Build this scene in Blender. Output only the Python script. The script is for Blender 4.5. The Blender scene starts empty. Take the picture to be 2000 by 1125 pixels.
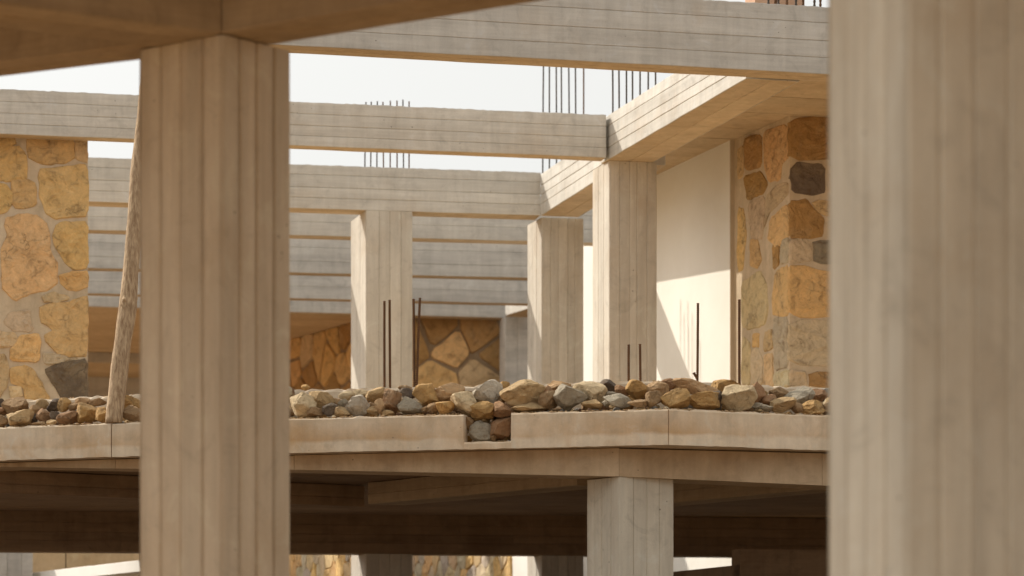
import bpy, bmesh, math, random
from mathutils import Vector, Matrix, noise

random.seed(11)
scene = bpy.context.scene
COL = scene.collection

# ------------------------------------------------------------------ camera
F_PX, HORIZON = 5450.0, 1290.0
EYE = 1.6
cam_data = bpy.data.cameras.new('camera')
cam = bpy.data.objects.new('camera', cam_data)
COL.objects.link(cam)
cam.location = (0, 0, EYE)
cam.rotation_euler = (math.pi / 2, 0, 0)
cam_data.shift_y = (HORIZON - 562.5) / 2000.0
cam_data.sensor_width = 36.0
cam_data.lens = F_PX / 2000.0 * 36.0
cam_data.clip_start = 0.1
cam_data.clip_end = 3000
cam_data.dof.use_dof = True
cam_data.dof.focus_distance = 20.3
cam_data.dof.aperture_fstop = 2.5
scene.camera = cam

# ------------------------------------------------------------------ sky, sun, exposure
SUN_DIR = Vector((-1.24, 0.78, 1.03)).normalized()          # towards the sun
world = bpy.data.worlds.new('World')
scene.world = world
world.use_nodes = True
wn, wl = world.node_tree.nodes, world.node_tree.links
wn.clear()
w_out = wn.new('ShaderNodeOutputWorld')
w_bg = wn.new('ShaderNodeBackground')
w_sky = wn.new('ShaderNodeTexSky')
w_sky.sky_type = 'NISHITA'
w_sky.sun_disc = False
w_sky.sun_elevation = math.asin(SUN_DIR.z)
w_sky.sun_rotation = math.atan2(SUN_DIR.x, SUN_DIR.y)
w_sky.altitude = 0
w_sky.air_density = 1.0
w_sky.dust_density = 6.0
w_sky.ozone_density = 1.0
w_hs = wn.new('ShaderNodeHueSaturation')                    # milky, hazed-over sky
w_hs.inputs['Saturation'].default_value = 0.10
w_bg.inputs['Strength'].default_value = 0.097
wl.new(w_sky.outputs[0], w_hs.inputs['Color'])
w_mix = wn.new('ShaderNodeMix')                             # bright even haze in front of it
w_mix.data_type = 'RGBA'
w_mix.inputs[0].default_value = 0.7
w_mix.inputs[7].default_value = (4.78, 4.78, 4.58, 1)
wl.new(w_hs.outputs[0], w_mix.inputs[6])
wl.new(w_mix.outputs[2], w_bg.inputs['Color'])
wl.new(w_bg.outputs[0], w_out.inputs['Surface'])

sun_data = bpy.data.lights.new('sun', 'SUN')
sun = bpy.data.objects.new('sun', sun_data)
COL.objects.link(sun)
sun_data.energy = 2.0
sun_data.angle = math.radians(0.55)
sun_data.color = (1.0, 0.93, 0.81)
sun.rotation_euler = SUN_DIR.to_track_quat('Z', 'Y').to_euler()

scene.view_settings.view_transform = 'Standard'
scene.view_settings.look = 'None'
scene.view_settings.gamma = 1.0
scene.view_settings.use_curve_mapping = False
scene.view_settings.exposure = 1.02
scene.render.engine = 'CYCLES'
scene.cycles.max_bounces = 12
scene.cycles.diffuse_bounces = 7
scene.cycles.use_denoising = True
scene.cycles.sample_clamp_indirect = 8.0

# ------------------------------------------------------------------ survey helpers
def ray(u, v):
    return Vector(((u - 1000.0) / F_PX, 1.0, (HORIZON - v) / F_PX))


def at_height(u, v, h):
    """plan point seen at (u, v) that lies h metres above the eye"""
    r = ray(u, v)
    t = h / r.z
    return Vector((r.x * t, r.y * t))


def at_depth(u, v, d):
    r = ray(u, v)
    t = d / r.y
    return Vector((r.x * t, d, r.z * t + EYE))


def on_plane(u, v, p, q):
    """3D point where the ray meets the vertical plane through plan points p, q"""
    r = ray(u, v)
    e = q - p
    n = Vector((e.y, -e.x))
    t = n.dot(p) / (n.x * r.x + n.y * r.y)
    return Vector((r.x * t, r.y * t, r.z * t + EYE))


def on_line(u, p, q):
    """plan point of line p-q seen in picture column u"""
    a = (u - 1000.0) / F_PX
    e = q - p
    k = a
    t = (k * p.y - p.x) / (e.x - k * e.y)
    return p + e * t


def V2(x, y):
    return Vector((x, y))


# ------------------------------------------------------------------ materials
def new_mat(name):
    m = bpy.data.materials.new(name)
    m.use_nodes = True
    nt = m.node_tree
    nt.nodes.clear()
    out = nt.nodes.new('ShaderNodeOutputMaterial')
    b = nt.nodes.new('ShaderNodeBsdfPrincipled')
    b.inputs['Specular IOR Level'].default_value = 0.25
    nt.links.new(b.outputs[0], out.inputs['Surface'])
    return m, nt, b


def N(nt, typ, **kw):
    n = nt.nodes.new(typ)
    for k, v in kw.items():
        setattr(n, k, v)
    return n


def math_node(nt, op, a, b=None, clamp=False):
    n = nt.nodes.new('ShaderNodeMath')
    n.operation = op
    n.use_clamp = clamp
    for i, x in enumerate((a, b)):
        if x is None:
            continue
        if isinstance(x, (int, float)):
            n.inputs[i].default_value = x
        else:
            nt.links.new(x, n.inputs[i])
    return n.outputs[0]


def noise_node(nt, vec, scale, detail=4, rough=0.55, dist=0.0):
    n = nt.nodes.new('ShaderNodeTexNoise')
    n.inputs['Scale'].default_value = scale
    n.inputs['Detail'].default_value = detail
    n.inputs['Roughness'].default_value = rough
    n.inputs['Distortion'].default_value = dist
    nt.links.new(vec, n.inputs['Vector'])
    return n.outputs['Fac']


def mapped(nt, vec, sc):
    m = nt.nodes.new('ShaderNodeMapping')
    m.inputs['Scale'].default_value = sc
    nt.links.new(vec, m.inputs['Vector'])
    return m.outputs[0]


def maprange(nt, x, a, b, c, d):
    n = nt.nodes.new('ShaderNodeMapRange')
    nt.links.new(x, n.inputs['Value'])
    for i, v in enumerate((a, b, c, d)):
        n.inputs[i + 1].default_value = v
    return n.outputs[0]


def mixcol(nt, f, a, b, mode='MIX'):
    n = nt.nodes.new('ShaderNodeMix')
    n.data_type = 'RGBA'
    n.blend_type = mode
    for i, x in ((0, f), (6, a), (7, b)):
        if isinstance(x, (int, float)):
            n.inputs[i].default_value = x
        elif isinstance(x, tuple):
            n.inputs[i].default_value = (*x, 1)
        else:
            nt.links.new(x, n.inputs[i])
    return n.outputs[2]


def concrete(name, light, dark, grain='H', stain=(0.36, 0.22, 0.09), stain_amt=0.25, pits=True, bump=0.35, tide=None):
    m, nt, b = new_mat(name)
    pos = N(nt, 'ShaderNodeNewGeometry').outputs['Position']
    rnd = N(nt, 'ShaderNodeObjectInfo').outputs['Random']
    # shift the pattern from board to board
    off = N(nt, 'ShaderNodeCombineXYZ')
    nt.links.new(math_node(nt, 'MULTIPLY', rnd, 37.0), off.inputs[0])
    nt.links.new(math_node(nt, 'MULTIPLY', rnd, 11.0), off.inputs[2])
    add = N(nt, 'ShaderNodeVectorMath', operation='ADD')
    nt.links.new(pos, add.inputs[0])
    nt.links.new(off.outputs[0], add.inputs[1])
    p2 = add.outputs[0]
    sc = {'H': (2.2, 2.2, 42), 'V': (42, 42, 2.0), 'N': (9, 9, 9)}[grain]
    g = noise_node(nt, mapped(nt, p2, sc), 1.0, 6, 0.62, 0.5)
    sc2 = {'H': (0.9, 0.9, 7), 'V': (7, 7, 0.8), 'N': (2, 2, 2)}[grain]
    big = noise_node(nt, mapped(nt, p2, sc2), 1.0, 5, 0.6, 0.3)
    blot = noise_node(nt, pos, 1.7, 5, 0.6, 0.4)
    fine = noise_node(nt, pos, 130, 3, 0.7)
    c = mixcol(nt, maprange(nt, big, 0.32, 0.68, 0, 1), light, dark)
    st = maprange(nt, blot, 0.52, 0.74, 0, stain_amt)
    c = mixcol(nt, st, c, stain)
    if tide is not None:                                    # rusty tide line left by standing water
        sx = N(nt, 'ShaderNodeSeparateXYZ')
        nt.links.new(pos, sx.inputs[0])
        zz = math_node(nt, 'ADD', sx.outputs[2], math_node(nt, 'MULTIPLY', noise_node(nt, pos, 2.3, 5, 0.6, 0.3), 0.09))
        up = maprange(nt, zz, tide - 0.012, tide + 0.012, 0.0, 1.0)
        dn = maprange(nt, zz, tide + 0.01, tide + 0.13, 1.0, 0.25)
        tm = math_node(nt, 'MULTIPLY', math_node(nt, 'MULTIPLY', up, dn),
                       maprange(nt, noise_node(nt, pos, 1.1, 4, 0.6), 0.35, 0.65, 0.05, 0.75))
        c = mixcol(nt, tm, c, (0.50, 0.29, 0.12))
    cloud = noise_node(nt, pos, 4.5, 7, 0.68, 1.2)
    c = mixcol(nt, maprange(nt, cloud, 0.56, 0.75, 0, 0.5), c, tuple(min(0.7, x * 1.28) for x in light))
    c = mixcol(nt, maprange(nt, cloud, 0.47, 0.28, 0, 0.45), c, tuple(x * 0.62 for x in dark))
    val = math_node(nt, 'MULTIPLY',
                    maprange(nt, g, 0.25, 0.75, 0.93, 1.05) if grain == 'V' else maprange(nt, g, 0.25, 0.75, 0.9, 1.07),
                    maprange(nt, rnd, 0, 1, 0.93, 1.05))
    drip = noise_node(nt, mapped(nt, pos, (13, 13, 0.9)), 1.0, 5, 0.6, 0.2)
    val = math_node(nt, 'MULTIPLY', val, maprange(nt, drip, 0.3, 0.7, 1.06, 0.9))
    val = math_node(nt, 'MULTIPLY', val, maprange(nt, fine, 0.2, 0.8, 0.93, 1.06))
    c = mixcol(nt, 1.0, c, val, 'MULTIPLY')
    h = math_node(nt, 'ADD', math_node(nt, 'MULTIPLY', g, 0.6), math_node(nt, 'MULTIPLY', fine, 0.35))
    if pits:
        v = N(nt, 'ShaderNodeTexVoronoi')
        v.inputs['Scale'].default_value = 15.0
        nt.links.new(p2, v.inputs['Vector'])
        msk = math_node(nt, 'LESS_THAN', v.outputs['Distance'],
                        maprange(nt, noise_node(nt, p2, 2.1, 2), 0.45, 0.7, 0.0, 0.10))
        c = mixcol(nt, math_node(nt, 'MULTIPLY', msk, 0.6), c, (0.09, 0.07, 0.05))
        h = math_node(nt, 'SUBTRACT', h, msk)
    nt.links.new(c, b.inputs['Base Color'])
    b.inputs['Roughness'].default_value = 0.88
    bp = N(nt, 'ShaderNodeBump')
    bp.inputs['Strength'].default_value = bump
    bp.inputs['Distance'].default_value = 0.006
    nt.links.new(h, bp.inputs['Height'])
    nt.links.new(bp.outputs[0], b.inputs['Normal'])
    return m


M = {}
M['beam'] = concrete('board_marked_concrete_beam', (0.64, 0.605, 0.545), (0.535, 0.50, 0.445), 'H')
M['beam_far'] = concrete('weathered_grey_concrete', (0.60, 0.57, 0.52), (0.48, 0.455, 0.42), 'H', stain=(0.30, 0.285, 0.27), stain_amt=0.45)
M['soffit'] = concrete('bounce_tinted_soffit', (0.60, 0.47, 0.32), (0.51, 0.385, 0.25), 'H')  # warm bounce from the floor put into the underside colour
M['under'] = concrete('undercroft_shade_concrete', (0.31, 0.215, 0.135), (0.23, 0.155, 0.095), 'H', stain=(0.14, 0.08, 0.045), stain_amt=0.5)  # darker brown copy with the undercroft's shade put into its colour
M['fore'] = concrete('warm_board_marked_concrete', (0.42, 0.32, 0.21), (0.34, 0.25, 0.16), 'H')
M['column'] = concrete('board_marked_concrete_column', (0.60, 0.55, 0.475), (0.51, 0.46, 0.39), 'V')
M['column_warm'] = concrete('warm_concrete_column', (0.60, 0.50, 0.375), (0.52, 0.42, 0.305), 'V')
M['column_pale'] = concrete('pale_concrete_column', (0.65, 0.595, 0.49), (0.55, 0.49, 0.395), 'V')
M['slab'] = concrete('cast_concrete_slab', (0.76, 0.64, 0.49), (0.65, 0.53, 0.385), 'N', stain=(0.50, 0.28, 0.10), stain_amt=0.6, tide=1.47 + 1.6 + 0.125)
M['edge'] = concrete('edge_beam_concrete', (0.60, 0.46, 0.31), (0.50, 0.37, 0.235), 'N', stain=(0.34, 0.2, 0.09), stain_amt=0.5)
M['dusty'] = concrete('dusty_concrete_floor', (0.64, 0.49, 0.31), (0.56, 0.41, 0.24), 'N', pits=False)
M['mortar'] = concrete('lime_mortar', (0.62, 0.50, 0.36), (0.52, 0.41, 0.28), 'N', pits=False, bump=0.8)
M['mortar_shaded'] = concrete('shaded_mortar_copy', (0.34, 0.25, 0.16), (0.26, 0.18, 0.11), 'N', pits=False, bump=0.8)  # darker mortar copy, the far wall's shade put into its colour


def ground_mat():
    m, nt, b = new_mat('sandy_ground')
    pos = N(nt, 'ShaderNodeNewGeometry').outputs['Position']
    a = noise_node(nt, pos, 0.35, 6, 0.6)
    f = noise_node(nt, pos, 22, 5, 0.7)
    c = mixcol(nt, maprange(nt, a, 0.35, 0.65, 0, 1), (0.40, 0.26, 0.14), (0.32, 0.20, 0.10))
    c = mixcol(nt, 1.0, c, maprange(nt, f, 0.2, 0.8, 0.8, 1.12), 'MULTIPLY')
    nt.links.new(c, b.inputs['Base Color'])
    b.inputs['Roughness'].default_value = 0.95
    bp = N(nt, 'ShaderNodeBump')
    bp.inputs['Distance'].default_value = 0.03
    nt.links.new(f, bp.inputs['Height'])
    nt.links.new(bp.outputs[0], b.inputs['Normal'])
    return m


M['ground'] = ground_mat()


def stone_mat(name, scale, bump, contrast=1.0):
    """natural stone; each stone's own hue comes from its object colour"""
    m, nt, b = new_mat(name)
    pos = N(nt, 'ShaderNodeNewGeometry').outputs['Position']
    info = N(nt, 'ShaderNodeObjectInfo')
    base = info.outputs['Color']
    n1 = noise_node(nt, pos, scale, 7, 0.65, 0.8)
    n2 = noise_node(nt, pos, scale * 0.38, 4, 0.6, 0.6)
    n3 = noise_node(nt, pos, scale * 6, 4, 0.7)
    c = mixcol(nt, maprange(nt, n2, 0.5, 0.75, 0, 0.4 * contrast), base, (0.50, 0.38, 0.23))
    c = mixcol(nt, maprange(nt, n1, 0.55, 0.8, 0, 0.75 * contrast), c, (0.17, 0.085, 0.03))
    vo = N(nt, 'ShaderNodeTexVoronoi', feature='DISTANCE_TO_EDGE')
    vo.inputs['Scale'].default_value = scale * 0.8
    wob = N(nt, 'ShaderNodeTexNoise')
    wob.inputs['Scale'].default_value = scale * 0.9
    wob.inputs['Detail'].default_value = 5
    nt.links.new(pos, wob.inputs['Vector'])
    wadd = N(nt, 'ShaderNodeVectorMath', operation='MULTIPLY_ADD')
    nt.links.new(wob.outputs['Color'], wadd.inputs[0])
    wadd.inputs[1].default_value = (0.22, 0.22, 0.22)
    nt.links.new(pos, wadd.inputs[2])
    nt.links.new(wadd.outputs[0], vo.inputs['Vector'])
    crk = maprange(nt, vo.outputs['Distance'], 0.0, 0.035, 0.45, 0.0)
    crk = math_node(nt, 'MULTIPLY', crk, maprange(nt, n2, 0.5, 0.66, 0.0, 1.0))
    c = mixcol(nt, crk, c, (0.10, 0.055, 0.025))
    c = mixcol(nt, 1.0, c, maprange(nt, n1, 0.2, 0.8, 1.25, 0.75), 'MULTIPLY')
    c = mixcol(nt, 1.0, c, maprange(nt, n3, 0.2, 0.8, 0.86, 1.12), 'MULTIPLY')
    nt.links.new(c, b.inputs['Base Color'])
    b.inputs['Roughness'].default_value = 0.9
    h = math_node(nt, 'ADD', n1, math_node(nt, 'MULTIPLY', n3, 0.3))
    h = math_node(nt, 'SUBTRACT', h, math_node(nt, 'MULTIPLY', crk, 0.6))
    bp = N(nt, 'ShaderNodeBump')
    bp.inputs['Strength'].default_value = bump
    bp.inputs['Distance'].default_value = 0.03
    nt.links.new(h, bp.inputs['Height'])
    nt.links.new(bp.outputs[0], b.inputs['Normal'])
    return m


M['stone'] = stone_mat('rough_wall_stone', 10, 1.0)
def rubble_mat():
    m, nt, b = new_mat('small_mixed_rubble')
    pos = N(nt, 'ShaderNodeNewGeometry').outputs['Position']
    v = N(nt, 'ShaderNodeTexVoronoi')
    v.inputs['Scale'].default_value = 11.0
    nt.links.new(pos, v.inputs['Vector'])
    r = N(nt, 'ShaderNodeValToRGB')
    r.color_ramp.interpolation = 'CONSTANT'
    els = r.color_ramp.elements
    els[0].color = (0.32, 0.20, 0.10, 1)
    els[1].position, els[1].color = 0.85, (0.30, 0.27, 0.23, 1)
    for p, c in ((0.2, (0.46, 0.31, 0.15, 1)), (0.42, (0.25, 0.14, 0.075, 1)), (0.6, (0.45, 0.26, 0.09, 1)), (0.75, (0.5, 0.39, 0.24, 1))):
        e = els.new(p)
        e.color = c
    sep = N(nt, 'ShaderNodeSeparateColor')
    nt.links.new(v.outputs['Color'], sep.inputs[0])
    nt.links.new(sep.outputs[0], r.inputs[0])
    n1 = noise_node(nt, pos, 22, 6, 0.65, 0.6)
    c = mixcol(nt, 1.0, r.outputs[0], maprange(nt, n1, 0.2, 0.8, 1.0, 0.55), 'MULTIPLY')
    nt.links.new(c, b.inputs['Base Color'])
    b.inputs['Roughness'].default_value = 0.92
    bp = N(nt, 'ShaderNodeBump')
    bp.inputs['Distance'].default_value = 0.02
    nt.links.new(n1, bp.inputs['Height'])
    nt.links.new(bp.outputs[0], b.inputs['Normal'])
    return m


M['rubble'] = rubble_mat()
M['rock'] = stone_mat('rubble_rock', 16, 1.0, 0.9)


def simple_mat(name, col, col2, scale, rough, bump=0.0, metallic=0.0, stretch=None):
    m, nt, b = new_mat(name)
    pos = N(nt, 'ShaderNodeNewGeometry').outputs['Position']
    if stretch:
        pos = mapped(nt, pos, stretch)
    n = noise_node(nt, pos, scale, 6, 0.65, 0.4)
    nt.links.new(mixcol(nt, maprange(nt, n, 0.35, 0.65, 0, 1), col, col2), b.inputs['Base Color'])
    b.inputs['Roughness'].default_value = rough
    b.inputs['Metallic'].default_value = metallic
    if bump:
        bp = N(nt, 'ShaderNodeBump')
        bp.inputs['Strength'].default_value = bump
        bp.inputs['Distance'].default_value = 0.01
        nt.links.new(n, bp.inputs['Height'])
        nt.links.new(bp.outputs[0], b.inputs['Normal'])
    return m


M['plaster'] = simple_mat('cream_plaster', (0.82, 0.795, 0.74), (0.78, 0.75, 0.69), 1.6, 0.8, 0.15)
M['plaster_edge'] = simple_mat('raw_panel_edge', (0.52, 0.43, 0.32), (0.46, 0.38, 0.28), 6, 0.85, 0.1)
M['rust'] = simple_mat('rusty_steel', (0.16, 0.075, 0.03), (0.075, 0.04, 0.02), 60, 0.8, 0.4)
M['steel_dark'] = simple_mat('weathered_dark_steel', (0.055, 0.055, 0.05), (0.09, 0.06, 0.04), 30, 0.7, 0.2)
M['bark'] = simple_mat('weathered_wood', (0.56, 0.41, 0.26), (0.27, 0.175, 0.10), 9, 0.9, 1.0, stretch=(7, 7, 1.3))
M['bounce_cut'] = simple_mat('bounce_cutting_dark', (0.10, 0.07, 0.045), (0.07, 0.045, 0.03), 3, 0.95, 0.4)  # tone of the added sheet, dark to swallow bounce light
M['clay'] = simple_mat('fired_clay', (0.56, 0.36, 0.24), (0.46, 0.28, 0.18), 8, 0.85, 0.2)
M['crumb'] = simple_mat('sandy_crumbs', (0.52, 0.36, 0.20), (0.36, 0.23, 0.12), 40, 0.95, 0.3)


# ------------------------------------------------------------------ object helpers
def tag(o, label, cat, group=None, kind=None):
    if label:
        o['label'] = label
    if cat:
        o['category'] = cat
    if group:
        o['group'] = group
    if kind:
        o['kind'] = kind
    return o


def empty(name, loc, label, cat, group=None):
    o = bpy.data.objects.new(name, None)
    o.empty_display_size = 0.2
    COL.objects.link(o)
    o.location = loc
    return tag(o, label, cat, group)


def mesh_obj(name, verts, faces, mat, parent=None, origin=None, smooth=False):
    """verts in world space; the object's origin goes to `origin` (or the parent's)"""
    base = Vector(parent.location) if parent is not None else (Vector(origin) if origin is not None else Vector((0, 0, 0)))
    me = bpy.data.meshes.new(name)
    me.from_pydata([tuple(Vector(v) - base) for v in verts], [], faces)
    me.materials.append(mat)
    if smooth:
        me.polygons.foreach_set('use_smooth', [True] * len(me.polygons))
    me.update()
    o = bpy.data.objects.new(name, me)
    COL.objects.link(o)
    if parent is not None:
        o.parent = parent
    else:
        o.location = base
    return o


def prism_geo(pts, z0, z1):
    n = len(pts)
    zb = z0 if isinstance(z0, (list, tuple)) else [z0] * n
    zt = z1 if isinstance(z1, (list, tuple)) else [z1] * n
    vs = [(p.x, p.y, zb[i]) for i, p in enumerate(pts)] + [(p.x, p.y, zt[i]) for i, p in enumerate(pts)]
    fs = [tuple(reversed(range(n))), tuple(range(n, 2 * n))]
    for i in range(n):
        j = (i + 1) % n
        fs.append((i, j, n + j, n + i))
    return vs, fs


def inset_poly(pts, t):
    n = len(pts)
    lines = []
    for i in range(n):
        p, q = pts[i], pts[(i + 1) % n]
        e = (q - p).normalized()
        nin = Vector((-e.y, e.x))
        lines.append((p + nin * t, e))
    res = []
    for i in range(n):
        p, e = lines[i - 1]
        q, g = lines[i]
        den = e.x * g.y - e.y * g.x
        d = q - p
        s = (d.x * g.y - d.y * g.x) / den
        res.append(p + e * s)
    return res


def strip_geo(O, L, W, Nn, length, w, t, gap, jit=0.0015, seg=0.22, rag_hi=0.0, rag_lo=0.0, proud=0.0, cham=0.004):
    """one cast board face: a long shallow bar with worn edges"""
    c = min(cham, w * 0.12)
    cd = min(c, t * 0.75)
    rg = rag_hi + rag_lo
    n = max(1, int(length / (0.035 if rg > 0 else seg)))
    n = min(n, 320)
    vs, fs = [], []
    for i in range(n + 1):
        s = length * i / n
        jl = random.uniform(-jit, jit) + (random.uniform(-1, 0.4) * -rag_lo if rag_lo else 0)
        jh = random.uniform(-jit, jit) + (random.uniform(-1, 0.35) * rag_hi if rag_hi else 0)
        if gap < 0.008:
            jl -= gap * 0.45 * (noise.noise(Vector((s * 1.7, proud * 9000, w * 50))) + 0.25)
            jh += gap * 0.45 * (noise.noise(Vector((s * 1.7 + 40, proud * 9000, w * 50))) + 0.25)
        js = random.uniform(-0.4, 0.4) * jit + proud
        for a, b in ((gap / 2 + jl, -t), (gap / 2 + jl, js - cd), (gap / 2 + c + jl, js),
                     (w - gap / 2 - c + jh, js), (w - gap / 2 + jh, js - cd), (w - gap / 2 + jh, -t)):
            vs.append(O + L * s + W * a + Nn * b)
    for i in range(n):
        for k in range(5):
            a = i * 6 + k
            fs.append((a, a + 1, a + 7, a + 6))
        a = i * 6
        fs.append((a + 5, a, a + 6, a + 11))
    fs.append(tuple(range(6)))
    e = n * 6
    fs.append(tuple(e + k for k in reversed(range(6))))
    # orientation: make sure the front faces along +Nn
    if L.cross(W).dot(Nn) > 0:
        pass
    else:
        fs = [tuple(reversed(f)) for f in fs]
    return vs, [tuple(reversed(f)) for f in fs]


def split_lengths(total, lo=2.0, hi=4.2):
    cuts, s = [0.0], 0.0
    while total - s > hi:
        s += random.uniform(lo, hi)
        if total - s < 0.6:
            break
        cuts.append(s)
    cuts.append(total)
    return list(zip(cuts[:-1], cuts[1:]))


def widths(total, n, var=0.18):
    ws = [random.uniform(1 - var, 1 + var) for _ in range(n)]
    k = total / sum(ws)
    return [w * k for w in ws]


def cast_member(name, label, cat, pts, z0, z1, mode, boards, mat, group=None, gap=0.005, t=0.006,
                faces=(0, 1, 2, 3), soffit=2, rag=0.0, rag_lo=0.0, var=0.18, proud=0.0015, split=True, cham=0.004):
    """concrete column or beam: a core with the print of every form board standing on it.
    pts: plan corners, counter-clockwise; mode 'H' boards lie flat, 'V' boards stand."""
    cx = sum((p for p in pts), Vector((0, 0))) / len(pts)
    root = empty(name, (cx.x, cx.y, z0), label, cat, group)
    core = inset_poly(pts, t)
    vs, fs = prism_geo(core, z0 + (t if (mode == 'H' and soffit) else 0), z1 - (0.012 if mode == 'H' else 0))
    mesh_obj('core', vs, fs, mat, root)
    n = len(pts)
    zup = Vector((0, 0, 1))
    for i in faces:
        p, q = pts[i], pts[(i + 1) % n]
        e = q - p
        ln = e.length
        e = e / ln
        L3 = Vector((e.x, e.y, 0))
        N3 = Vector((e.y, -e.x, 0))
        a0, a1 = (0, ln) if i % 2 == 0 else (t, ln - t)
        nb = boards[i % len(boards)]
        if mode == 'H':
            z = z0
            wl_ = widths(z1 - z0, nb, var)
            for k, w in enumerate(wl_):
                for s0, s1 in (split_lengths(a1 - a0) if split else [(0, a1 - a0)]):
                    O = Vector((p.x, p.y, z)) + L3 * (a0 + s0 + 0.0015)
                    g, f = strip_geo(O, L3, zup, N3, s1 - s0 - 0.003, w, t, gap,
                                     rag_hi=rag if k == nb - 1 else 0, rag_lo=rag_lo if k == 0 else 0,
                                     proud=random.uniform(-proud, proud), cham=cham)
                    mesh_obj('board_strip', g, f, mat, root)
                z += w
        else:
            s = a0
            for k, w in enumerate(widths(a1 - a0, nb, var)):
                O = Vector((p.x, p.y, z0)) + L3 * s
                g, f = strip_geo(O, zup, L3, N3, z1 - z0, w, t, gap, proud=random.uniform(-proud, proud), cham=cham)
                mesh_obj('board_strip', g, f, mat, root)
                s += w
    if mode == 'H' and soffit:
        p, q, r_, s_ = inset_poly(pts, t)
        L = q - p
        ln = L.length
        L /= ln
        wd = (s_ - p).length
        L3 = Vector((L.x, L.y, 0))
        Wd = (s_ - p).normalized()
        W3 = Vector((Wd.x, Wd.y, 0))
        off = 0
        for w in widths(wd, soffit, var):
            O = Vector((p.x, p.y, z0)) + W3 * off
            g, f = strip_geo(O, L3, W3, Vector((0, 0, -1)), ln, w, t, gap, proud=random.uniform(-proud, 0), cham=cham)
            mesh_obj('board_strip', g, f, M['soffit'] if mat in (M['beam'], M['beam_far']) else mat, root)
            off += w
    return root


def beam_pts(a, b, w):
    e = (b - a).normalized()
    n = Vector((-e.y, e.x))
    return [a, b, b + n * w, a + n * w]


def beam(label, a, b, w, h0, h1, nb, mat, group=None, **kw):
    return cast_member('concrete_beam', label, 'beam', beam_pts(a, b, w), h0 + EYE, h1 + EYE, 'H', (nb, nb), mat, group, **kw)


# ------------------------------------------------------------------ ground
S = 400.0
gverts, gfaces = [], []
G = 60
for j in range(G + 1):
    for i in range(G + 1):
        x = -S + 2 * S * i / G
        y = -S + 2 * S * j / G
        far = max(0.0, math.hypot(x, y - 20) - 70)
        gverts.append((x, y, noise.noise(Vector((x * 0.02, y * 0.02, 3))) * min(far * 0.03, 2.0)))
for j in range(G):
    for i in range(G):
        a = j * (G + 1) + i
        gfaces.append((a, a + 1, a + G + 2, a + G + 1))
tag(mesh_obj('ground', gverts, gfaces, M['ground'], smooth=True), None, None, kind='structure')

# ------------------------------------------------------------------ upper frame
HU = 4.5                       # soffit of the upper frame above the eye

# directions of the frame
b2a, b2b = at_height(0, 262.4, HU), at_height(1150, 307.7, HU)
A_DIR = (b2b - b2a).normalized()
bb_far, bb_near = at_height(1186, 312, HU), at_height(1455, 154, HU)
B_DIR = (bb_near - bb_far).normalized()      # towards the camera and right


def line_pt(a, b, u):
    return on_line(u, a, b)


GB = 'board marked beams of the upper frame'
GC = 'board marked columns'
# beam across the top of the picture
t1a, t1b = at_height(568, 89, HU), at_height(1615, 145, HU)
beam('big concrete beam across the top right, clay blocks and rebar stubs on it',
     line_pt(t1a, t1b, -150), line_pt(t1a, t1b, 2900), 0.26, HU, HU + 0.52, 4, M['beam'], GB,
     rag=0.0045, var=0.1, split=False)
# second beam
beam('long thin concrete beam above the stone wall, ends at the sunlit crossing beam',
     line_pt(b2a, b2b, -450), line_pt(b2a, b2b, 1184), 0.18, HU + 0.003, HU + 0.392, 4, M['beam'], GB, rag=0.0045, split=False)
# third beam
b3a, b3b = at_height(176, 394, HU), at_height(1030, 420.5, HU)
beam('concrete beam resting on the slim free standing column, third beam down from the sky',
     line_pt(b3a, b3b, -500), line_pt(b3a, b3b, 1056), 0.30, HU, HU + 0.44, 4, M['beam'], GB, rag=0.005, split=False)
# crossing beams, sunlit on their left side
x1f = bb_far
x1n = bb_near + B_DIR * 0.02
beam('sunlit crossing beam running from the near column up to the big top beam',
     x1f - B_DIR * 0.2, x1n, 0.44, HU - 0.003, HU + 0.40, 4, M['beam'], GB, rag=0.004)
x2f, x2n = at_height(1056, 421, HU), at_height(1157, 357, HU)
x2d = (x2n - x2f).normalized()
beam('short sunlit crossing beam half hidden behind the near column',
     x2f, x2f + x2d * 3.05, 0.40, HU - 0.003, HU + 0.42, 4, M['beam'], GB, rag=0.004)

# further beams behind, one after the other
FAR = [((572, 459.4), (1030, 471), 0.26, 0.46, 'far concrete beam, first one below the column-borne beam'),
       ((572, 532.7), (1030, 542.8), 0.24, 0.46, 'far concrete beam with grey weather stains, second below the column-borne beam'),
       ((572, 582.7), (1030, 593.5), 0.22, 0.46, 'far concrete beam, third below the column-borne beam'),
       ((572, 609.7), (817, 616.5), 0.26, 0.30, 'lowest and farthest concrete beam, right over the shaded stone wall')]
for k, (pa, pb, w, hh, lab) in enumerate(FAR):
    fa, fb = at_height(*pa, HU), at_height(*pb, HU)
    ur = 988 if k == 3 else 1200
    beam(lab, line_pt(fa, fb, -100), line_pt(fa, fb, ur), w, HU, HU + hh, 3 if k < 3 else 2, M['beam_far'],
         'far beams seen between the columns', rag=0.004, split=False)
fb_a, fb_b = at_height(987, 616.5, HU), at_height(1030, 603, HU)
beam('short sunlit crossing beam far back at the end of the lowest beam',
     fb_a, fb_a + (fb_b - fb_a).normalized() * 1.6, 0.3, HU - 0.003, HU + 0.14, 1, M['beam'], 'far beams seen between the columns')


def column(label, k, e_r, w_r, e_l, w_l, h0, h1, nb, mat=None, **kw):
    """k near corner; e_r direction of the face going right, e_l of the one going left"""
    pts = [k, k + e_r * w_r, k + e_r * w_r + e_l * w_l, k + e_l * w_l]
    return cast_member('concrete_column', label, 'column', pts, h0 + EYE, h1 + EYE, 'V', nb, mat or M['column'], **kw)


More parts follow.
